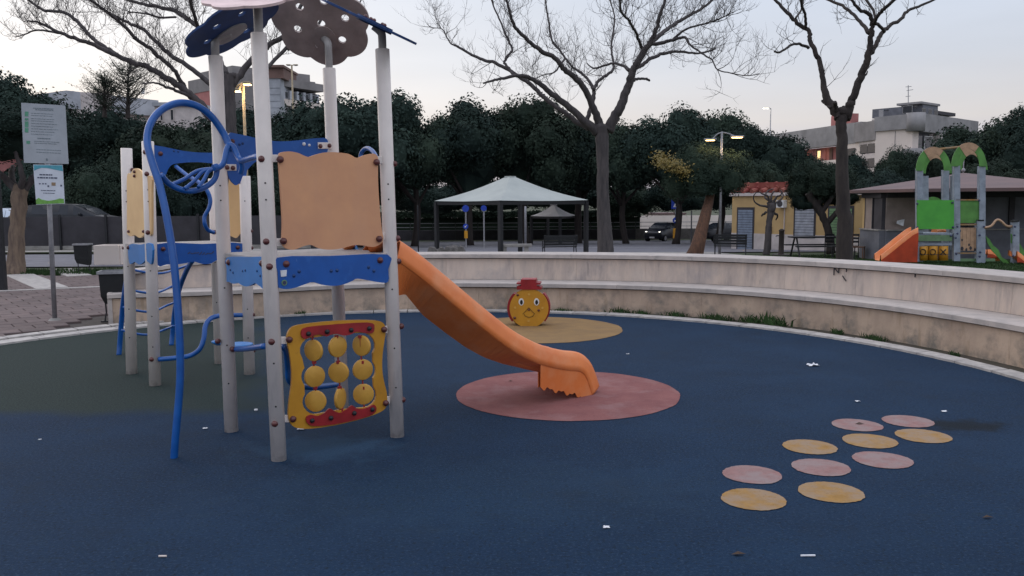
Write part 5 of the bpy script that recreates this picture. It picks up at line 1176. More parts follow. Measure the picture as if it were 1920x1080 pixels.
q = MB(); b0 = W(1703, 207, 103); b1 = W(1703, 160, 103); q.cyl(b0, b1, .05, 6); q.bar(W(1698, 163, 103), W(1709, 162, 103), .06, .06); q.bar(W(1700, 170, 103), W(1712, 168, 103), .06, .06); q.bar(W(1698, 181, 103), W(1707, 180, 103), .06, .06); q.build('antenna_mast', 'steel', ab)
q = MB(); q.ball(W(1717, 199, 103), .28, 10, 6); q.cyl(W(1717, 205, 103), W(1717, 199, 103), .04, 6); q.build('satellite_dish', 'steel', ab)
for x0, x1, yy in ((1655, 1672, 207),): q = MB(); q.bar(W(x0, yy, 104), W(x1, yy - 1, 104), .1, .08); q.cyl(W(1668, 214, 104), W(1668, 203, 104), .05, 6); q.build('roof_aerial', 'dark_metal', ab)
fc_.slab(.0, .12, tp, tp + .9, 'steel', 'roof_railing', .1, -.5)

# pink and grey block behind the tower (left)
pb = thing('pink_grey_block', 'pink, grey and brown apartment block rising behind the tower posts', 'apartment building', ground_at(480, 90))
Zp = 88
def pslab(x0, x1, y0, y1, m_, name, Z0=Zp, Z1=Zp, depth=8, off=0, zbot=None):
    fc = Face(x0, Z0, x1, Z1, pb); zt = hz(y0, Z0, x0); zb2 = hz(y1, Z0, x0) if zbot is None else zbot; return fc, fc.slab(0, 1, zb2, zt, m_, name, depth, off)
fq = Face(363, 92, 440, 86, pb); z_t = hz(152, 92, 363); fq.slab(0, 1, -2, z_t - 1.6, 'plaster_pink', 'wall', 10); fq.slab(0, 1, z_t - 1.6, z_t - .2, 'plaster_dgrey', 'upper_wall', 10, .05)
fq.slab(.25, 1.0, z_t - .2, z_t + .5, 'plaster_dgrey', 'raised_roof', 9, -.3)
pslab(440, 505, 142, 230, 'plaster_dgrey', 'wall', 86, 86); pslab(500, 541, 128, 151, 'brown_block', 'stair_head', 85, 85, 5, .3); pslab(498, 543, 127.5, 132, 'brown_block', 'stair_roof', 85, 85, 5.5, .6)
fw_, _o = pslab(503, 534, 150, 240, 'white_block', 'block_wall', 85, 85, 6, .2)
for i in range(7):
    za = hz(155 + i * 12, 85); fw_.slab(.02, .98, za - .56, za - .02, 'white_block', 'block_course', .1, .26)
fr2, _o = pslab(532, 612, 150, 164, 'plaster_dgrey', 'roof_band', 86, 91, 8, .2)
fr2.slab(0, 1, hz(185, 86), hz(164, 86), 'kiosk_grey', 'recessed_wall', 6, -1.0); fr2.slab(0, .95, hz(197, 86), hz(185, 86), 'plaster_cream', 'balcony', 3, .3); fr2.slab(0, .4, hz(240, 86), hz(197, 86), 'white_block', 'wall', 5, -.3)
for i in range(6): u = .03 + i * .155; fr2.slab(u, u + .05, hz(185, 86), hz(168, 86), 'white_block', 'column', .4, .2); 
for i in range(5): u = .09 + i * .155; fr2.window(u, u + .08, hz(183, 86), hz(170, 86), 'steel')
fr2.window(.05, .30, hz(206, 86), hz(199, 86), 'steel'); fr2.window(.05, .30, hz(216, 86), hz(208, 86), 'steel')
q = MB(); q.ball(W(417, 127, 88), .35, 8, 5); q.cyl(W(417, 140, 88), W(417, 127, 88), .05, 6); q.build('satellite_dish', 'dark_metal', pb)
# white house behind left trees
wb = thing('white_house', 'pale flat-roofed house behind the notice board trees', 'house', ground_at(180, 62))
fh = Face(130, 60, 300, 66, wb); ft1 = hz(173, 60, 130); fh.slab(0, 1, -.3, ft1 - 1.2, 'plaster_white', 'wall', 8, -.1); fh.slab(0, 1, ft1 - 1.2, ft1, 'white_block', 'roof_band', 8.6, .4); fh.slab(.05, .5, ft1 - 1.75, ft1 - 1.25, 'kiosk_grey', 'shaded_window', .2, .0)
fs_ = Face(102, 66, 130, 60, wb); fs_.slab(0, 1, -.3, ft1, 'plaster_white', 'side_wall', 3, -.1)
for (px, y0, y1) in ((137, 171, 178), (268, 165, 176), (224, 178, 188)): q = MB(); q.cyl(W(px, y1, 63), W(px, y0, 63), .12, 6); q.build('chimney_pipe', 'white', wb)
hb = thing('white_cottage', 'small white house with one window seen through the blue tube loop', 'house', ground_at(335, 60))
fh2 = Face(298, 60, 378, 60, hb); zt = hz(201, 60, 338); fh2.slab(0, 1, -.2, zt, 'plaster_white', 'wall', 6); fh2.slab(-.03, 1.03, zt, zt + .25, 'white_block', 'roof_edge', 6.5, .2); fh2.window(.36, .45, zt - 1.0, zt - .2, 'plaster_white')
fh2.window(.12, .2, zt - 1.0, zt - .2, 'plaster_white')
ph = thing('pink_house', 'dull pink house wall behind the pale tree trunk at the left edge', 'house', ground_at(20, 45))
fp_ = Face(-60, 45, 60, 45, ph); fp_.slab(0, 1, -.2, hz(285, 45, 20), 'plaster_pink', 'wall', 5); fp_.slab(-.02, 1.02, hz(285, 45, 20), hz(280, 45, 20), 'plaster_cream', 'roof_edge', 5.4, .2); fp_.window(.72, .80, hz(345, 45), hz(318, 45), 'plaster_cream')
# long low wall, railing and hedge beyond the road
lw = thing('park_wall', 'long low stone wall with a dark railing beyond the road', 'wall', ground_at(900, 76))
for i in range(26):
    x0 = -24 + i * 2.0; z0 = tz(x0, 76); q = MB(); q.box((x0, 76, z0 + .45), (1.99, .3, .9 + .0)); q.build('wall_panel', 'kiosk_dark' if x0 < 12 else 'stone_rock', lw)
    q = MB(); q.box((x0 - 1, 75.9, z0 + 1.15), (.07, .07, .75)); q.build('rail_post', 'dark_metal', lw)
for zz2 in (1.15, 1.5): q = MB(); q.bar((-26, 75.9, tz(0, 76) + zz2), (28, 75.9, tz(0, 76) + zz2), .05, .05); q.build('rail', 'steel', lw)
fw2 = thing('far_white_wall', 'pale wall strip visible between the trees beyond the railing', 'wall', ground_at(860, 90))
for i in range(16):
    x0 = -14 + i * 2.4; q = MB(); q.box((x0, 90, hz(418, 90)), (2.38, .3, 1.35)); q.build('wall_panel', 'plaster_cream', fw2)
    q = MB(); q.box((x0, 90, (hz(430, 90) + -2) / 2 - .4), (2.38, .28, 2.2)); q.build('wall_base', 'kiosk_dark', fw2)
fh3 = thing('far_white_house', 'pale house fragment behind the trees left of the blue road sign', 'house', ground_at(1240, 95))
f3 = Face(1222, 95, 1285, 95, fh3); f3.slab(0, 1, -2.2, hz(404, 95), 'plaster_white', 'wall', 5); f3.window(.1, .3, hz(418, 95), hz(408, 95), 'kiosk_dark'); f3.window(.5, .7, hz(418, 95), hz(408, 95), 'kiosk_dark'); f3.slab(-.03, 1.03, hz(404, 95), hz(401, 95), 'roof_brown', 'roof_edge', 5.4, .2)

# litter on the floor
def paper(x, y, w, label, kind='tissue', m_='litter'):
    p = G(x, y); q = MB()
    if kind == 'tissue':
        n = 7; vs = []
        for i in range(n):
            for j in range(n): vs.append(Vector(((i / (n - 1) - .5) * w * (1 + .9 * noise.noise(Vector((j * .8, x, 2)))) + .25 * w * noise.noise(Vector((j, i * .3, x))), (j / (n - 1) - .5) * w * .8 * (1 + 1.1 * noise.noise(Vector((i * .8, y, 5)))), .008 + w * .28 * abs(noise.noise(Vector((i * .9 + x, j * .9, y)))))))
        q.add(vs, [(i * n + j, (i + 1) * n + j, (i + 1) * n + j + 1, i * n + j + 1) for i in range(n - 1) for j in range(n - 1)])
    elif kind == 'straw': q.tube([Vector((-w / 2, 0, .006)), Vector((w / 2, w * .02, .006))], .0045, 8)
    elif kind == 'cap': q.tube([Vector((0, 0, .002)), Vector((0, 0, .012))], w / 2, 14)
    elif kind == 'leaf':
        q.add([Vector((-w / 2, 0, .004)), Vector((-w * .1, -w * .22, .012)), Vector((w / 2, 0, .006)), Vector((0, w * .2, .014)), Vector((0, 0, .016))], [(0, 1, 4), (1, 2, 4), (2, 3, 4), (3, 0, 4)])
    o = q.build({'tissue': 'crumpled_tissue', 'straw': 'drinking_straw', 'cap': 'bottle_cap', 'leaf': 'fallen_leaf'}[kind], m_, at=(0, 0, 0)); o.location = p; return tag(o, label, 'litter', 'litter on the rubber floor')
M['leaf_dead'] = mat('leaf_dead', (.05, .03, .02), .8)
paper(1524, 686, .10, 'crumpled white tissue on the blue floor near the curved wall'); paper(1608, 754, .035, 'tiny white paper scrap between the tissue and the rear pink dots')
paper(1515, 1044, .065, 'white straw lying near the bottom edge of the picture', 'straw'); paper(1177, 665, .03, 'tiny white scrap between the ochre and pink circles'); paper(480, 770, .028, 'white bottle cap on the floor between the tower posts', 'cap')
paper(565, 806, .05, 'small white scrap under the game panel'); paper(1770, 773, .035, 'white scrap beside the dark stain behind the dots'); paper(1137, 991, .03, 'white crumb at the bottom centre of the floor')
paper(1612, 796, .07, 'dark dry leaf on the rear pink dot', 'leaf', 'leaf_dead'); paper(1385, 1041, .07, 'dark dry leaf left of the straw', 'leaf', 'leaf_dead'); paper(957, 716, .05, 'small red-brown leaf on the pink circle', 'leaf', 'leaf_dead')
paper(305, 1045, .035, 'thin pale twig scrap at the bottom left', 'straw', 'plaster_cream'); paper(1852, 972, .06, 'small brown leaf on the blue floor at the far right', 'leaf', 'leaf_dead')
paper(75, 826, .02, 'pale scrap on the blue floor at the left', 'tissue'); paper(385, 805, .03, 'pale crumb left of the blue pole foot', 'tissue')
# ================================================================== VEGETATION
# crowns of leaves
def crown_mesh(name, seed, n_leaf, m_, ls=.15, flat=.72, R=1.0, lumps=26, loose=.05):
    r = random.Random(seed); q = MB(); blobs = []
    for i in range(lumps):
        th = r.uniform(0, 2 * PI); u = r.uniform(-.35, 1); rr = math.sqrt(max(0, 1 - u * u)); k = r.uniform(.52, .80)
        blobs.append((Vector((rr * math.cos(th) * k, rr * math.sin(th) * k, u * k * flat)), r.uniform(.22, .36)))
    # dense inner body
    q.cur = 0
    for c, br in blobs + [(Vector((0, 0, .02)), .62)]:
        o = len(q.v); q.ball(c, br * .66, 12, 8)
        for k in range(o, len(q.v)):
            v = q.v[k]; q.v[k] = c + (v - c) * (1 + .35 * noise.noise(v * 6 + Vector((seed, 0, 0))))
    for i in range(n_leaf):
        c, br = blobs[r.randrange(len(blobs))]
        d = Vector((r.gauss(0, 1), r.gauss(0, 1), r.gauss(.15, 1))).normalized(); p = c + d * br * r.uniform(.72, 1.05 + loose * r.random() * 2)
        p += Vector((noise.noise(p * 5), noise.noise(p * 5 + Vector((7, 1, 2))), noise.noise(p * 5 + Vector((3, 8, 2))))) * .07
        nrm = (d + Vector((r.gauss(0, .36), r.gauss(0, .36), r.gauss(0, .36)))).normalized(); a = nrm.orthogonal().normalized(); a = Matrix.Rotation(r.uniform(0, 6.28), 3, nrm) @ a; b_ = nrm.cross(a); s = ls * r.uniform(.6, 1.25) * .22
        q.add([p - a * s, p + b_ * s * .55, p + a * s, p - b_ * s * .55], [(0, 1, 2, 3)])
    me_o = q.build(name, m_); me = me_o.data; bpy.data.objects.remove(me_o); return me
CR = [crown_mesh('crown', 11 + i, 34000, 'leaf' if i % 2 == 0 else 'leaf2', ls=.115, lumps=28 + 3 * i) for i in range(4)]
def crown_tree(px, ytop, wpx, Z, kind, label, trunk=True, flat=1.0, name='broadleaf_tree', hpx=None, tm='bark_dark', dz=0.0):
    g = ground_at(px, Z); R = wpx / 2 * zs(Z); zt = hz(ytop, Z, px); hgt = (hpx * zs(Z)) if hpx else R * 1.55
    czz = zt - hgt * .52
    t = thing(name, label, 'tree', g, 'dense dark trees behind the park')
    o = bpy.data.objects.new('crown', CR[kind]); C.objects.link(o); o.parent = t; o.location = Vector((g.x, g.y, czz)) - g; o.scale = (R, R, hgt * .5 / .78); o.rotation_euler = (0, 0, rnd.uniform(0, 6.28))
    q = MB(); b0 = g - Vector((0, 0, .1)); lean = Vector((rnd.uniform(-.4, .4), 0, 0)); tp_ = Vector((g.x, g.y, czz)); r_ = max(.16, R * .055)
    q.tube(smooth_path([b0, b0.lerp(tp_, .4) + lean, tp_], 3), [r_ * 1.3] + [r_] * 3 + [r_ * .8] * 3, 8)
    for k in range(4):
        a = rnd.uniform(0, 6.28); q.tube([b0.lerp(tp_, .5) + lean, tp_ + Vector((math.cos(a) * R * .5, math.sin(a) * R * .5, -hgt * .05))], [r_ * .6, r_ * .2], 6)
    q.build('trunk', tm, t, smooth=True); return t
trees = [  # px, ytop, width, Z, kind
    (18, 148, 210, 48, 0, 'dark rounded tree behind the notice board, at the left edge'), (120, 178, 190, 52, 1, 'dark tree right of the notice board, in front of the white house'),
    (225, 195, 190, 50, 2, 'dark bushy tree below the white flat-roofed house'), (345, 215, 200, 46, 3, 'dark bushy tree behind the blue tube loop'),
    (455, 205, 190, 50, 0, 'dark tree between the two tall front posts of the tower'), (560, 212, 170, 56, 1, 'dark tree below the grey block, left of the rear tower post'),
    (668, 160, 230, 54, 2, 'tallest dark domed tree, behind the right posts of the tower'), (775, 196, 170, 56, 3, 'dark domed tree right of the tallest one'),
    (880, 190, 190, 58, 0, 'dark tree directly behind the gazebo peak'), (990, 180, 190, 60, 1, 'dark pointed tree right behind the gazebo'),
    (1085, 212, 170, 62, 2, 'lower dark tree left of the bare central trunk'), (1175, 216, 150, 60, 3, 'dark tree just right of the bare central trunk'),
    (1268, 205, 180, 58, 0, 'dark tree behind the patch of lamp-lit leaves'), (1345, 208, 170, 60, 1, 'dark tree behind the tall lamp post'),
    (1422, 230, 150, 56, 2, 'dark tree behind the left end of the yellow building'), (1500, 276, 120, 54, 3, 'low dark tree under the loggia of the apartment block'),
    (1598, 284, 130, 52, 0, 'dark tree behind the right bare trunk'), (1690, 266, 110, 56, 1, 'small dark tree in front of the cream gable'),
    (1752, 268, 100, 54, 2, 'small dark tree below the rounded balconies'), (1838, 212, 170, 50, 3, 'large dark tree right of the apartment block'), (1925, 204, 170, 48, 0, 'dark tree at the right edge behind the kiosk')]
for i, (px_, yt, wp_, Z, k, lb) in enumerate(trees):
    crown_tree(px_, yt + (6 if 1580 < px_ < 1780 else 0), wp_ * (1.12 if 1480 < px_ < 1780 else 1.36), Z, k, lb, hpx=max(150, min(260, (402 - yt))))
# second, lower storey: shadowy shrubs filling below the crowns
low = [(60, 300, 230, 44), (190, 300, 230, 42), (320, 310, 220, 42), (440, 320, 200, 44), (560, 310, 220, 46), (690, 320, 230, 62), (800, 335, 220, 70), (930, 330, 240, 72), (1060, 330, 230, 72), (1170, 335, 200, 74), (1290, 330, 200, 70), (1400, 320, 190, 60), (1660, 320, 190, 44), (1850, 300, 200, 42)]
for i, (px_, yt, wp_, Z) in enumerate(low):
    g = ground_at(px_, Z); R = wp_ / 2 * zs(Z); hgt = (455 - yt) * zs(Z) if Z < 50 and px_ < 700 else 88 * zs(Z)
    o = bpy.data.objects.new('large_shrub', CR[i % 4]); C.objects.link(o); o.location = Vector((g.x, g.y, hz(yt, Z, px_) - hgt / 2)); o.scale = (R, R * .7, hgt * .5 / .78); o.rotation_euler = (0, 0, rnd.uniform(0, 6))
    where = ('behind the pale trunk at the left edge', 'behind the left cars and the notice pole', 'behind the left tower', 'behind the tall left tower posts', 'behind the orange front panel', 'behind the right tower post and slide top', 'left of the gazebo', 'behind the gazebo roof', 'between gazebo and bare central trunk', 'right of the bare central trunk', 'above the moving hatchback', 'left of the yellow building', 'left above the kiosk roof', 'behind the kiosk roof at the right')[i]
    tag(o, 'shadowy dark shrub mass ' + where, 'shrub', 'dark shrubs under the trees')
# clipped hedge behind the gazebo
hd = MB(); r = random.Random(5)
for i in range(9000):
    x = r.uniform(-15, 12); z = r.uniform(0, 1); y = 80 + r.uniform(-.6, .6); p = Vector((x, y, lerp(hz(408, 80), hz(396, 80), z) + .12 * noise.noise(Vector((x, 0, 0))))); s = r.uniform(.08, .18)
    a = Vector((r.gauss(0, 1), r.gauss(0, 1), r.gauss(0, 1))).normalized(); b_ = a.orthogonal().normalized(); hd.add([p - a * s, p + b_ * s * .6, p + a * s, p - b_ * s * .6], [(0, 1, 2, 3)])
hd.box((-1.5, 80, hz(402, 80)), (27, .9, .55)); hd.box((-1.5, 80.1, -1.2), (27, .4, 2.6)); tag(hd.build('clipped_hedge', 'hedge'), 'long clipped dark hedge behind the gazebo and blue signs', 'hedge')
# leaves with the lamp's glow put into their yellow colour
lm = MB(); r = random.Random(9)
for i in range(1000):
    t = r.random(); cx = lerp(1232, 1292, t) + r.gauss(0, 7); cy = lerp(296, 322, t) + r.gauss(0, 8); p = W(cx, cy, 36.6 + r.gauss(0, .4)); s = r.uniform(.035, .08)
    a = Vector((r.gauss(0, 1), r.gauss(0, 1), r.gauss(0, 1))).normalized(); b_ = a.orthogonal().normalized(); lm.add([p - a * s, p + b_ * s * .6, p + a * s, p - b_ * s * .6], [(0, 1, 2, 3)])
gl = ground_at(1300, 40.5)
tt = thing('leaning_tree', 'tree with leaning brown trunk and a branch of yellow lamp-lit leaves', 'tree', gl)
lm.build('leaves', 'leaf_lamplit', tt)
q = MB(); bs = ground_at(1303, 36.5); q.tube(smooth_path([bs - Vector((0, 0, .1)), W(1308, 462, 36.6), W(1316, 430, 36.8), W(1323, 402, 37), W(1331, 370, 37.6), W(1336, 340, 38)], 4), [.42, .38, .35, .32, .30, .29, .28, .27, .26, .25, .24, .24, .23, .22, .21, .2, .19, .18, .17, .16, .15, .14, .12, .1, .08], 12); q.build('trunk', 'bark_brown', tt, smooth=True)
o = bpy.data.objects.new('crown', CR[1]); C.objects.link(o); o.parent = tt; o.location = W(1322, 335, 37.3) - gl; o.scale = (2.1, 1.1, 2.0)

# ---- bare trees
def limb(q, pts, rads, n=9):
    P = smooth_path(pts, 5); k = len(P); R_ = []
    m_ = len(rads) - 1
    for i in range(k):
        f = i / (k - 1) * m_; a = int(min(f, m_ - 1e-6)); R_.append(lerp(rads[a], rads[a + 1], f - a))
    for i in range(1, k - 1): P[i] = P[i] + Vector((rnd.gauss(0, 1), rnd.gauss(0, 1), rnd.gauss(0, 1))) * min(R_[i] * .2, .010)
    q.tube(P, R_, n); return P, R_
def twig(q, p, d, L, r, depth, R, up=.25):
    n = 5; pts = [p]; c = p.copy(); dd = d.copy()
    curl = Vector((R.gauss(0, 1), R.gauss(0, 1), R.gauss(0, .6))) * .22
    for i in range(n):
        dd = (dd + curl * .5 + Vector((R.gauss(0, .16), R.gauss(0, .16), R.gauss(up * .5, .14)))).normalized(); c = c + dd * L / n; pts.append(c.copy())
    q.tube(pts, [r * (1 - .75 * i / n) for i in range(n + 1)], 3 if r < .012 else 5, caps=False)
    if depth > 0:
        for k in range(R.choice((3, 4, 4, 5))):
            i = R.randint(1, n); f = i / n; side = Vector((R.gauss(0, 1), R.gauss(0, .8), R.gauss(.45, .7))).normalized()
            nd = (dd * .75 + side * .85).normalized(); twig(q, pts[i], nd, L * R.uniform(.42, .72), max(.003, r * .55), depth - 1, R, up)
def bare_tree(name, label, at_, Zb, limbs, twig_spec, mbark, seed, group='bare trees around the playground', spread=1.2):
    t = thing(name, label, 'tree', at_, group); R = random.Random(seed); s = zs(Zb); first = True; q = MB(); tw = MB(); tr = MB()
    for (pts, wds, dz_end, ntw) in limbs:
        k = len(pts); P = [W(x, y, Zb + dz_end * (i / (k - 1)) * spread) for i, (x, y) in enumerate(pts)]
        if first: P[0].z = min(P[0].z, at_.z - .05)
        PP, RR = limb(tr if first else q, P, [w * s / 2 for w in wds], 16 if first else 9)
        if not first or ntw:
            for j in range(max(0, int(ntw * .88))):
                i = int(len(PP) * R.uniform(.22, 1.0)); i = min(i, len(PP) - 1); d = (PP[min(i + 1, len(PP) - 1)] - PP[max(i - 1, 0)]).normalized()
                side = Vector((R.gauss(0, 1), R.gauss(0, .9), R.gauss(.35, .8))).normalized(); nd = (d * .8 + side * .9).normalized()
                L = twig_spec[0] * R.uniform(.5, 1.15); twig(tw, PP[i], nd, L, min(RR[i] * .75, twig_spec[1] * R.uniform(.7, 1.2)), twig_spec[2], R)
        first = False
    tr.build('trunk', mbark, t, smooth=True); 
    if q.v: q.build('limbs', mbark, t, smooth=True)
    if tw.v: tw.build('twigs', mbark, t)['kind'] = 'stuff'
    return t
# central tree
Zc = 24.0; gc = ground_at(1135, Zc)
cl = [([(1136, 500), (1134, 440), (1131, 370), (1130, 310), (1129, 262), (1127, 238)], [36, 28, 23, 22, 25, 28], 0, 0),
      ([(1120, 248), (1098, 228), (1060, 196), (1030, 172), (1005, 152), (978, 142), (950, 145), (928, 150), (906, 156)], [20, 14, 12, 10, 8.5, 7, 5.5, 4.5, 3], -1.2, 14),
      ([(1105, 240), (1085, 230), (1050, 205), (1020, 182), (990, 155), (960, 135), (930, 118), (905, 112), (880, 100), (858, 87), (846, 82), (838, 70), (828, 54), (810, 52), (800, 44)], [12, 10, 9, 8.5, 8, 7, 6.5, 6, 5, 4.5, 3, 2.5, 2, 1.6, 1.2], 1.6, 26),
      ([(1125, 240), (1118, 215), (1105, 185), (1092, 160), (1072, 140), (1056, 128), (1040, 108), (1015, 96), (995, 80), (978, 64), (965, 50), (958, 30), (950, 0), (945, -40)], [18, 14, 12, 11, 10, 9.5, 8.5, 8, 7, 6.5, 6, 5, 4, 3], -2.0, 30),
      ([(1100, 230), (1106, 205), (1112, 188), (1113, 168), (1103, 150), (1090, 137), (1076, 128), (1062, 112), (1050, 95), (1036, 78), (1030, 50), (1024, 10), (1018, -40)], [9, 8, 8, 7, 5.5, 5, 4.5, 4, 4, 4, 3.5, 3, 2.2], 1.4, 30),
      ([(1113, 168), (1122, 152), (1140, 140), (1150, 128), (1149, 110), (1146, 90), (1150, 60), (1152, 30), (1140, -10)], [7, 6, 5.5, 5, 4.5, 4.2, 3.8, 3, 2.5], 2.2, 26),
      ([(1140, 245), (1152, 220), (1165, 195), (1177, 165), (1185, 138), (1194, 120), (1206, 98), (1218, 82), (1228, 60), (1238, 30), (1250, -10), (1262, -50)], [22, 19, 17, 15, 13.5, 12.5, 12, 9.5, 7.5, 6, 5, 4], -.8, 34),
      ([(1186, 135), (1198, 125), (1215, 113), (1235, 103), (1258, 97), (1280, 97), (1310, 100), (1335, 94), (1342, 90)], [8, 7.5, 7, 6.5, 6, 5, 4, 3.5, 3], 1.8, 16),
      ([(1215, 85), (1240, 80), (1262, 75), (1284, 70), (1295, 85), (1320, 103), (1335, 112), (1345, 130), (1370, 137), (1400, 142), (1424, 138)], [8, 7, 6, 5, 3.5, 3, 2.6, 2.3, 2, 1.6, 1.2], -1.5, 26),
      ([(1220, 80), (1245, 60), (1270, 42), (1300, 25), (1330, 5), (1350, -20)], [9, 8, 7, 6, 5, 4], 2.4, 34),
      ([(1206, 95), (1198, 75), (1192, 60), (1180, 40), (1165, 20), (1160, -20)], [7, 5.5, 5, 4.5, 4, 3.5], -2.6, 26),
      ([(1180, 133), (1170, 124), (1150, 119), (1130, 124), (1112, 128), (1100, 118)], [7, 5.5, 4.5, 4, 3.2, 2], 1.0, 10),
      ([(1186, 152), (1196, 148), (1212, 148), (1218, 151)], [6, 5, 4.5, 4], .4, 1),
      ([(1262, 75), (1285, 55), (1320, 45), (1350, 35), (1375, 22)], [5, 4, 3.2, 2.4, 1.4], -1, 22),
      ([(962, 140), (954, 128), (946, 115), (958, 98), (960, 90), (948, 65), (938, 40), (925, 10), (915, -30)], [5, 5, 5, 4.6, 4.4, 4, 3.4, 3, 2.4], .8, 24),
      ([(1058, 112), (1040, 135), (1020, 140), (1000, 150)], [4, 3, 2, 1.4], -.6, 5)]
bare_tree('bare_tree', 'bare many-limbed tree with grey trunk in the centre, behind the wall', gc, Zc, cl, (.95, .011, 2), 'bark', 21)
# right tree
Zr = 17.5; gr = ground_at(1583, Zr)
rl = [([(1584, 520), (1583, 450), (1581, 380), (1579, 310), (1578, 255), (1578, 222), (1580, 208)], [34, 29, 25, 22, 19, 20, 24], 0, 0),
      ([(1574, 222), (1560, 200), (1548, 180), (1543, 150), (1538, 120), (1528, 98), (1519, 75), (1517, 58), (1498, 46), (1480, 28), (1465, 12), (1445, -8)], [20, 16, 14, 10, 9.5, 9, 8.5, 8, 8, 7, 6, 5], .6, 12),
      ([(1585, 222), (1592, 200), (1600, 180), (1612, 150), (1622, 125), (1630, 100), (1633, 75), (1635, 50), (1632, 30), (1612, 18), (1600, 5), (1590, -20)], [20, 17, 14, 13.5, 13, 12, 10, 8, 7.5, 6, 5, 4.5], -.5, 12),
      ([(1516, 90), (1500, 83), (1488, 83), (1475, 90), (1462, 98), (1452, 97)], [6, 5, 4.5, 4, 4, 3], -.8, 8),
      ([(1630, 62), (1612, 40), (1592, 20), (1570, 6), (1540, -6)], [8, 6.5, 6, 5.5, 5], 1.2, 10),
      ([(1632, 100), (1645, 80), (1655, 60), (1668, 50), (1690, 35), (1700, 22), (1722, 12), (1750, 0), (1775, -15)], [9, 8.5, 8, 7, 6.5, 6, 5, 4.5, 4], 1.2, 9),
      ([(1658, 60), (1648, 46), (1640, 42), (1652, 22), (1668, 8), (1690, -12)], [6, 6, 6.5, 6.5, 6, 5], -1, 8),
      ([(1492, 34), (1502, 18), (1508, -10)], [4, 3.5, 3], .4, 6), ([(1510, 52), (1510, 30), (1504, 10), (1500, -15)], [6, 5, 5, 4.5], -.5, 6),
      ([(1558, 203), (1550, 196), (1542, 189)], [7, 6, 5], .2, 0), ([(1568, 212), (1566, 200), (1565, 191)], [9, 8, 7], -.2, 0), ([(1592, 212), (1582, 204), (1581, 200)], [8, 7, 6], .1, 0),
      ([(1618, 145), (1624, 140), (1627, 133)], [5, 3.5, 1.5], 0, 0), ([(1640, 45), (1638, 20), (1618, -10)], [5, 5, 5], .5, 6)]
bare_tree('bare_tree', 'bare tree with a tall slender forked trunk right of the yellow building', gr, Zr, rl, (.6, .009, 1), 'bark_dark', 33)
# left big tree behind the tower
Zl = 19.0; gl2 = ground_at(432, Zl)
ll = [([(436, 540), (434, 450), (432, 360), (431, 280), (430, 210), (429, 160), (432, 140)], [34, 30, 27, 25, 24, 24, 22], 0, 0),
      ([(400, 225), (375, 195), (350, 172), (325, 155), (300, 140), (275, 124), (262, 121), (230, 110), (200, 95), (165, 80), (140, 72), (110, 60), (85, 48), (70, 42), (52, 39)], [17, 15, 13.5, 12.5, 11, 10, 9.5, 9, 8.5, 7.5, 7, 6, 5, 4, 3], -.8, 26),
      ([(228, 108), (205, 93), (180, 78), (160, 58), (138, 35), (115, 22), (85, 20), (60, 5), (40, -12)], [7, 7.5, 7.5, 7, 6.5, 6, 5.5, 5, 4], 1.0, 40),
      ([(110, 62), (88, 58), (68, 57), (45, 65), (28, 70)], [4.5, 4, 3.5, 2.4, 1.5], .4, 12),
      ([(348, 168), (338, 150), (325, 130), (300, 108), (280, 90), (255, 72), (232, 48), (210, 30), (190, 15), (165, -5)], [8, 8, 7.5, 7.5, 7, 6.5, 6, 5.5, 5, 4], -1.5, 44),
      ([(400, 165), (385, 150), (360, 130), (330, 110), (310, 95), (292, 78), (268, 55), (245, 45), (225, 35), (200, 22), (170, 0), (150, -20)], [9, 9.5, 9, 8.5, 8, 7, 6.5, 6, 5.5, 5, 4, 3], .9, 46),
      ([(430, 165), (450, 140), (480, 105), (505, 85), (530, 68), (545, 50), (560, 20), (575, -20)], [16, 13, 11, 10, 9, 8, 7, 6], .5, 22),
      ([(425, 140), (410, 110), (398, 80), (372, 52), (350, 35), (325, 20), (290, 12), (255, 5), (220, -8)], [12, 10, 9, 9, 8.5, 8, 7, 6, 5], 1.6, 50),
      ([(378, 60), (368, 40), (360, 15), (350, -20)], [7, 6.5, 6, 5], -1, 20), ([(330, 32), (300, 33), (275, 26), (240, 22)], [4, 4, 3.4, 2.2], -.8, 16),
      ([(370, 190), (345, 176), (320, 166), (300, 158), (285, 155), (265, 158)], [6, 6, 5.5, 4, 3, 2], -1.2, 12),
      ([(540, 92), (565, 85), (590, 70), (600, 40), (630, 10), (660, -10)], [8, 7.5, 7, 5, 4, 3], 1, 18), ([(500, 130), (530, 95), (565, 62)], [7, 7, 7], .4, 8),
      ([(690, -20), (670, 10), (655, 20)], [3, 2, 1], 0, 10)]
bare_tree('bare_tree', 'large spreading bare tree whose limbs reach over the left sky', gl2, Zl, ll, (.75, .0085, 2), 'bark', 44)
# pale-barked pollard tree at left edge
Zq = 19.6; gq = G(32, 512); q = MB()
pt = thing('pale_trunk_tree', 'pale brown forked tree trunk at the left behind the black pole', 'tree', gq)
tr, _ = limb(q, [W(28, 520, Zq), W(30, 480, Zq), W(33, 420, Zq), (W(36, 370, Zq)), W(40, 350, Zq)], [.27, .18, .16, .17, .15], 14)
q.build('trunk', 'bark_pale', pt, smooth=True); q = MB()
for pts, r0_, r1_ in (([(36, 365), (15, 340), (-10, 318)], .10, .06), ([(38, 360), (42, 330), (36, 305), (28, 285)], .08, .04), ([(42, 360), (62, 335), (78, 312), (95, 296)], .09, .04), ([(30, 352), (22, 330), (24, 312)], .09, .05)):
    limb(q, [W(x, y, Zq + rnd.uniform(-.4, .4) * i) for i, (x, y) in enumerate(pts)], [r0_, r1_], 8)
q.build('limbs', 'bark', pt, smooth=True)
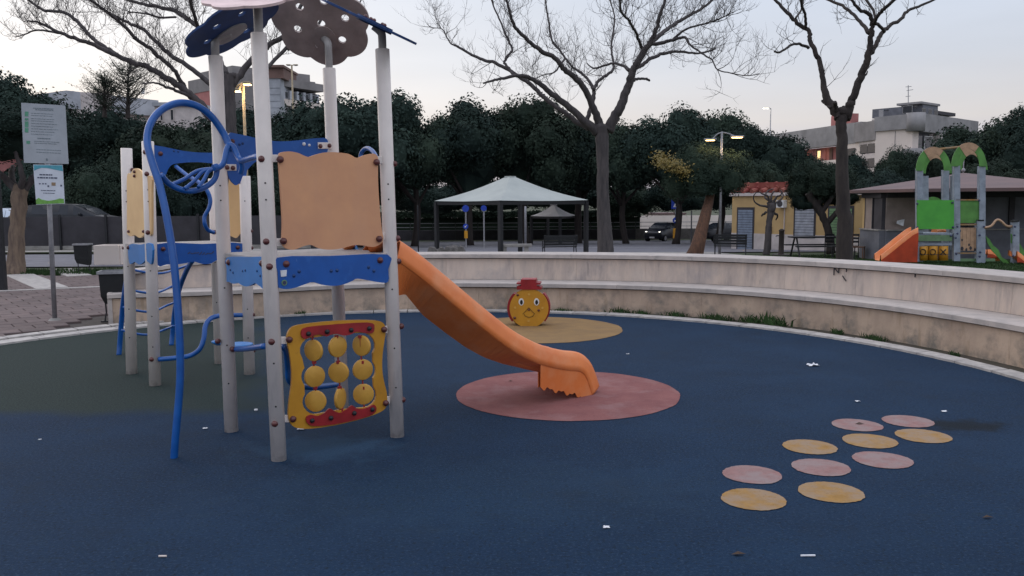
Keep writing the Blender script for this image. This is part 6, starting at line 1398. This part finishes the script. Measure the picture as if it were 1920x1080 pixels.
o = bpy.data.objects.new('crown', CR[2]); C.objects.link(o); o.parent = pt; o.location = W(22, 268, 19.6) - gq; o.scale = (1.9, 1.1, 1.0)
# curly small tree before the yellow building
Zy = 36; gy = ground_at(1439, Zy)
yl = [([(1437, 475), (1440, 440), (1443, 410), (1446, 392), (1447, 380)], [14, 11, 11, 15, 18], 0, 0)]
for i, pts in enumerate([[(1440, 388), (1425, 385), (1415, 378), (1413, 368), (1418, 361)], [(1444, 380), (1440, 368), (1430, 364), (1424, 360)], [(1450, 378), (1458, 368), (1464, 366), (1466, 358)], [(1446, 378), (1446, 366), (1452, 358)], [(1452, 382), (1464, 374), (1468, 364), (1462, 356)], [(1444, 376), (1434, 370), (1440, 358), (1450, 354)], [(1436, 398), (1430, 403), (1428, 405)], [(1452, 400), (1458, 404), (1455, 412)]]):
    yl.append((pts, [5, 3.6, 2.6, 2, 1.5][:len(pts)], .2 * i - .6, 1))
bare_tree('pollarded_tree', 'small pollarded tree with curly branches before the yellow building', gy, Zy, yl, (.35, .012, 1), 'bark', 55, None)
# dark tree in front of the shuttered window
Zd = 36; gd = ground_at(1558, Zd); dt = thing('leaning_dark_tree', 'dark leafy tree with a slanting trunk between yellow building and bare trunk', 'tree', gd); q = MB()
limb(q, [W(1558, 475, Zd), W(1554, 440, Zd), W(1545, 410, Zd), W(1530, 385, Zd), W(1515, 362, Zd)], [.20, .155, .15, .17, .15], 10)
for pts in ([(1540, 400), (1560, 370), (1580, 352)], [(1550, 420), (1572, 395), (1592, 382)], [(1530, 388), (1545, 360), (1552, 340)]): limb(q, [W(x, y, Zd) for x, y in pts], [.13, .09, .05], 6)
q.build('trunk', 'bark_dark', dt, smooth=True)
for (cx, cy, sx, sz, k) in ((1540, 348, 72, 50, 1), (1512, 382, 34, 24, 2), (1578, 376, 34, 22, 3)):
    o = bpy.data.objects.new('crown', CR[k]); C.objects.link(o); o.parent = dt; o.location = W(cx, cy, Zd + .5) - gd; o.scale = (sx * zs(Zd), sx * zs(Zd) * .9, sz * zs(Zd) / .78)
dt2 = crown_tree(1400, 290, 130, 50, 3, 'dark low tree hanging over the left end of the red roof', hpx=90)
# airy conifer at left
Zk = 40; gk = ground_at(228, Zk); kt = thing('airy_conifer', 'thin see-through conifer rising above the white house roof', 'tree', gk); q = MB(); R = random.Random(3); nd = MB()
for (cx, yt, yb, hw) in ((240, 128, 212, 85), (196, 150, 210, 52)):
    base = W(cx, yb + 10, Zk); top = W(cx, yt, Zk); q.tube([base, top], [.12, .015], 6)
    for i in range(130):
        f = R.random(); p = top.lerp(W(cx, yb, Zk), f); L = hw * zs(Zk) * (.42 + .6 * math.sin(min(1, f * 1.3) * PI * .5)) * R.uniform(.4, 1.15); a = R.uniform(0, 2 * PI); d = Vector((math.cos(a), math.sin(a), R.uniform(.2, 1.1))).normalized()
        e = p + d * L; mid = p + d * L * .5 + Vector((0, 0, -.05)); q.tube([p, mid, e], [.018, .012, .005], 3, caps=False)
        for j in range(26):
            g2 = R.uniform(.25, 1.05); c2 = p.lerp(e, g2) + Vector((R.gauss(0, .07), R.gauss(0, .07), R.gauss(0, .05))); dd = (d + Vector((R.gauss(0, .8), R.gauss(0, .8), R.gauss(0, .6)))).normalized(); s2 = R.uniform(.06, .14); w2 = dd.orthogonal().normalized() * .012
            nd.add([c2 - w2, c2 + dd * s2, c2 + w2], [(0, 1, 2)])
q.build('branches', 'bark_dark', kt); nd.build('needles', 'leaf2', kt)

# grass: turf by the green play tower, tufts along the wall foot
def tuft_mesh(seed, n, h, sp):
    R = random.Random(seed); q = MB()
    for i in range(n):
        a = R.uniform(0, 6.28); r_ = R.random() ** .5 * sp; p = Vector((r_ * math.cos(a), r_ * math.sin(a), 0)); l = h * R.uniform(.4, 1.1); d = Vector((R.gauss(0, .45), R.gauss(0, .45), 1)).normalized(); w = Vector((math.cos(a + 1.5), math.sin(a + 1.5), 0)) * .005 * R.uniform(.7, 2)
        m2 = p + d * l * .55; e = m2 + (d + Vector((R.gauss(0, .6), R.gauss(0, .6), -.2))).normalized() * l * .45; q.add([p - w, p + w, m2 + w * .8, m2 - w * .8, e], [(0, 1, 2, 3), (3, 2, 4)])
    o = q.build('weed_tuft', 'grass'); me = o.data; bpy.data.objects.remove(o); return me
TM = [tuft_mesh(1, 90, .13, .10), tuft_mesh(2, 60, .09, .08), tuft_mesh(3, 140, .10, .20)]
spots = [(548, 588, 0, 1.1, 'dry weed tuft at the wall foot left of the rear tower post'), (562, 590, 1, .9, 'small weed beside the dry tuft left of the rear tower post'), (700, 582, 1, .7, 'tiny weed at the wall foot right of the rear tower post'), (815, 580, 1, .7, 'tiny weed at the wall foot behind the slide'),
         (1052, 584, 2, .8, 'green weeds at the wall foot just right of the face toy'), (1160, 586, 2, 1.1, 'low green weeds at the wall foot right of the ochre circle'), (1200, 588, 2, .8, 'sparse weeds between the two larger clumps on the wall foot'),
         (1265, 592, 2, 1.0, 'green weed clump at the middle of the wall foot'), (1345, 600, 2, 1.1, 'green weed clump left of the biggest one'), (1440, 606, 2, 1.9, 'largest green weed clump at the foot of the stained wall'), (1405, 603, 2, 1.1, 'weeds joining the left side of the largest clump'),
         (1570, 626, 1, 1.0, 'thin weed below the dark wall stain'), (1640, 637, 2, .8, 'low mossy weeds right of the dark wall stain'), (1790, 668, 1, .8, 'tiny weeds near the right end of the wall foot'), (545, 590, 1, .8, 'second tiny weed left of the rear tower post')]
for x, y, k, s_, lb in spots:
    o = bpy.data.objects.new('weed_tuft', TM[k]); C.objects.link(o); o.location = G(x, y, .01); o.scale = (s_ * 1.2, s_ * .5, s_); o.rotation_euler = (0, 0, math.atan2(G(x, y).y - CY, G(x, y).x - CX) + PI / 2); tag(o, lb, 'weeds', 'weed tufts along the wall foot')
q = MB(); R = random.Random(8)
def lawn(x0, x1, y0, y1, n, h):
    for i in range(n):
        x = R.uniform(x0, x1); y = R.uniform(y0, y1); rr = math.hypot(x - CX, y - CY)
        if rr < 7.8: continue
        z = tz(x, y) - .02; a = R.uniform(0, 3.14); w = Vector((math.cos(a), math.sin(a), 0)) * .016; e = Vector((x + R.gauss(0, .03), y + R.gauss(0, .03), z + h * R.uniform(.5, 1.3))); p = Vector((x, y, z)); q.add([p - w, p + w, e], [(0, 1, 2)])
lawn(7, 16, 15.5, 24.5, 60000, .07); lawn(5, 14, 24.5, 36, 30000, .06); lawn(-3, 6, 26, 36, 9000, .06)
lawn(-14, -8, 19.3, 20.6, 7000, .10)
g_ = q.build('lawn_grass', 'grass'); g_['kind'] = 'stuff'
road_grid('lawn', 3.5, 40, 15, 39, 'grass_base', .004, 30, 20) if 'grass_base' in M else None
# a few dark scratches of graffiti high on the curved wall
q = MB()
def on_wall(x, y):
    d = ray(x, y); best = None
    for i in range(400):
        p, nn = wp(WL * i / 399); p = p + nn * NS * (RO - .006)
        t = p.y / d.y if abs(d.y) > 1e-6 else 0
        e = abs(d.x * t - p.x)
        if p.y > 0 and (best is None or e < best[0]): best = (e, Vector((p.x, p.y, EYE + d.z * t)))
    return best[1]
for a_, b_ in (((1564, 516), (1567, 502)), ((1567, 502), (1571, 512)), ((1571, 512), (1573, 501)), ((1584, 504), (1585, 510)), ((1583, 517), (1584, 527)), ((1717, 520), (1718, 508))):
    q.bar(on_wall(*a_), on_wall(*b_), .012, .010)
q.build('graffiti_scratches', 'kiosk_dark', wall)['kind'] = 'stuff'
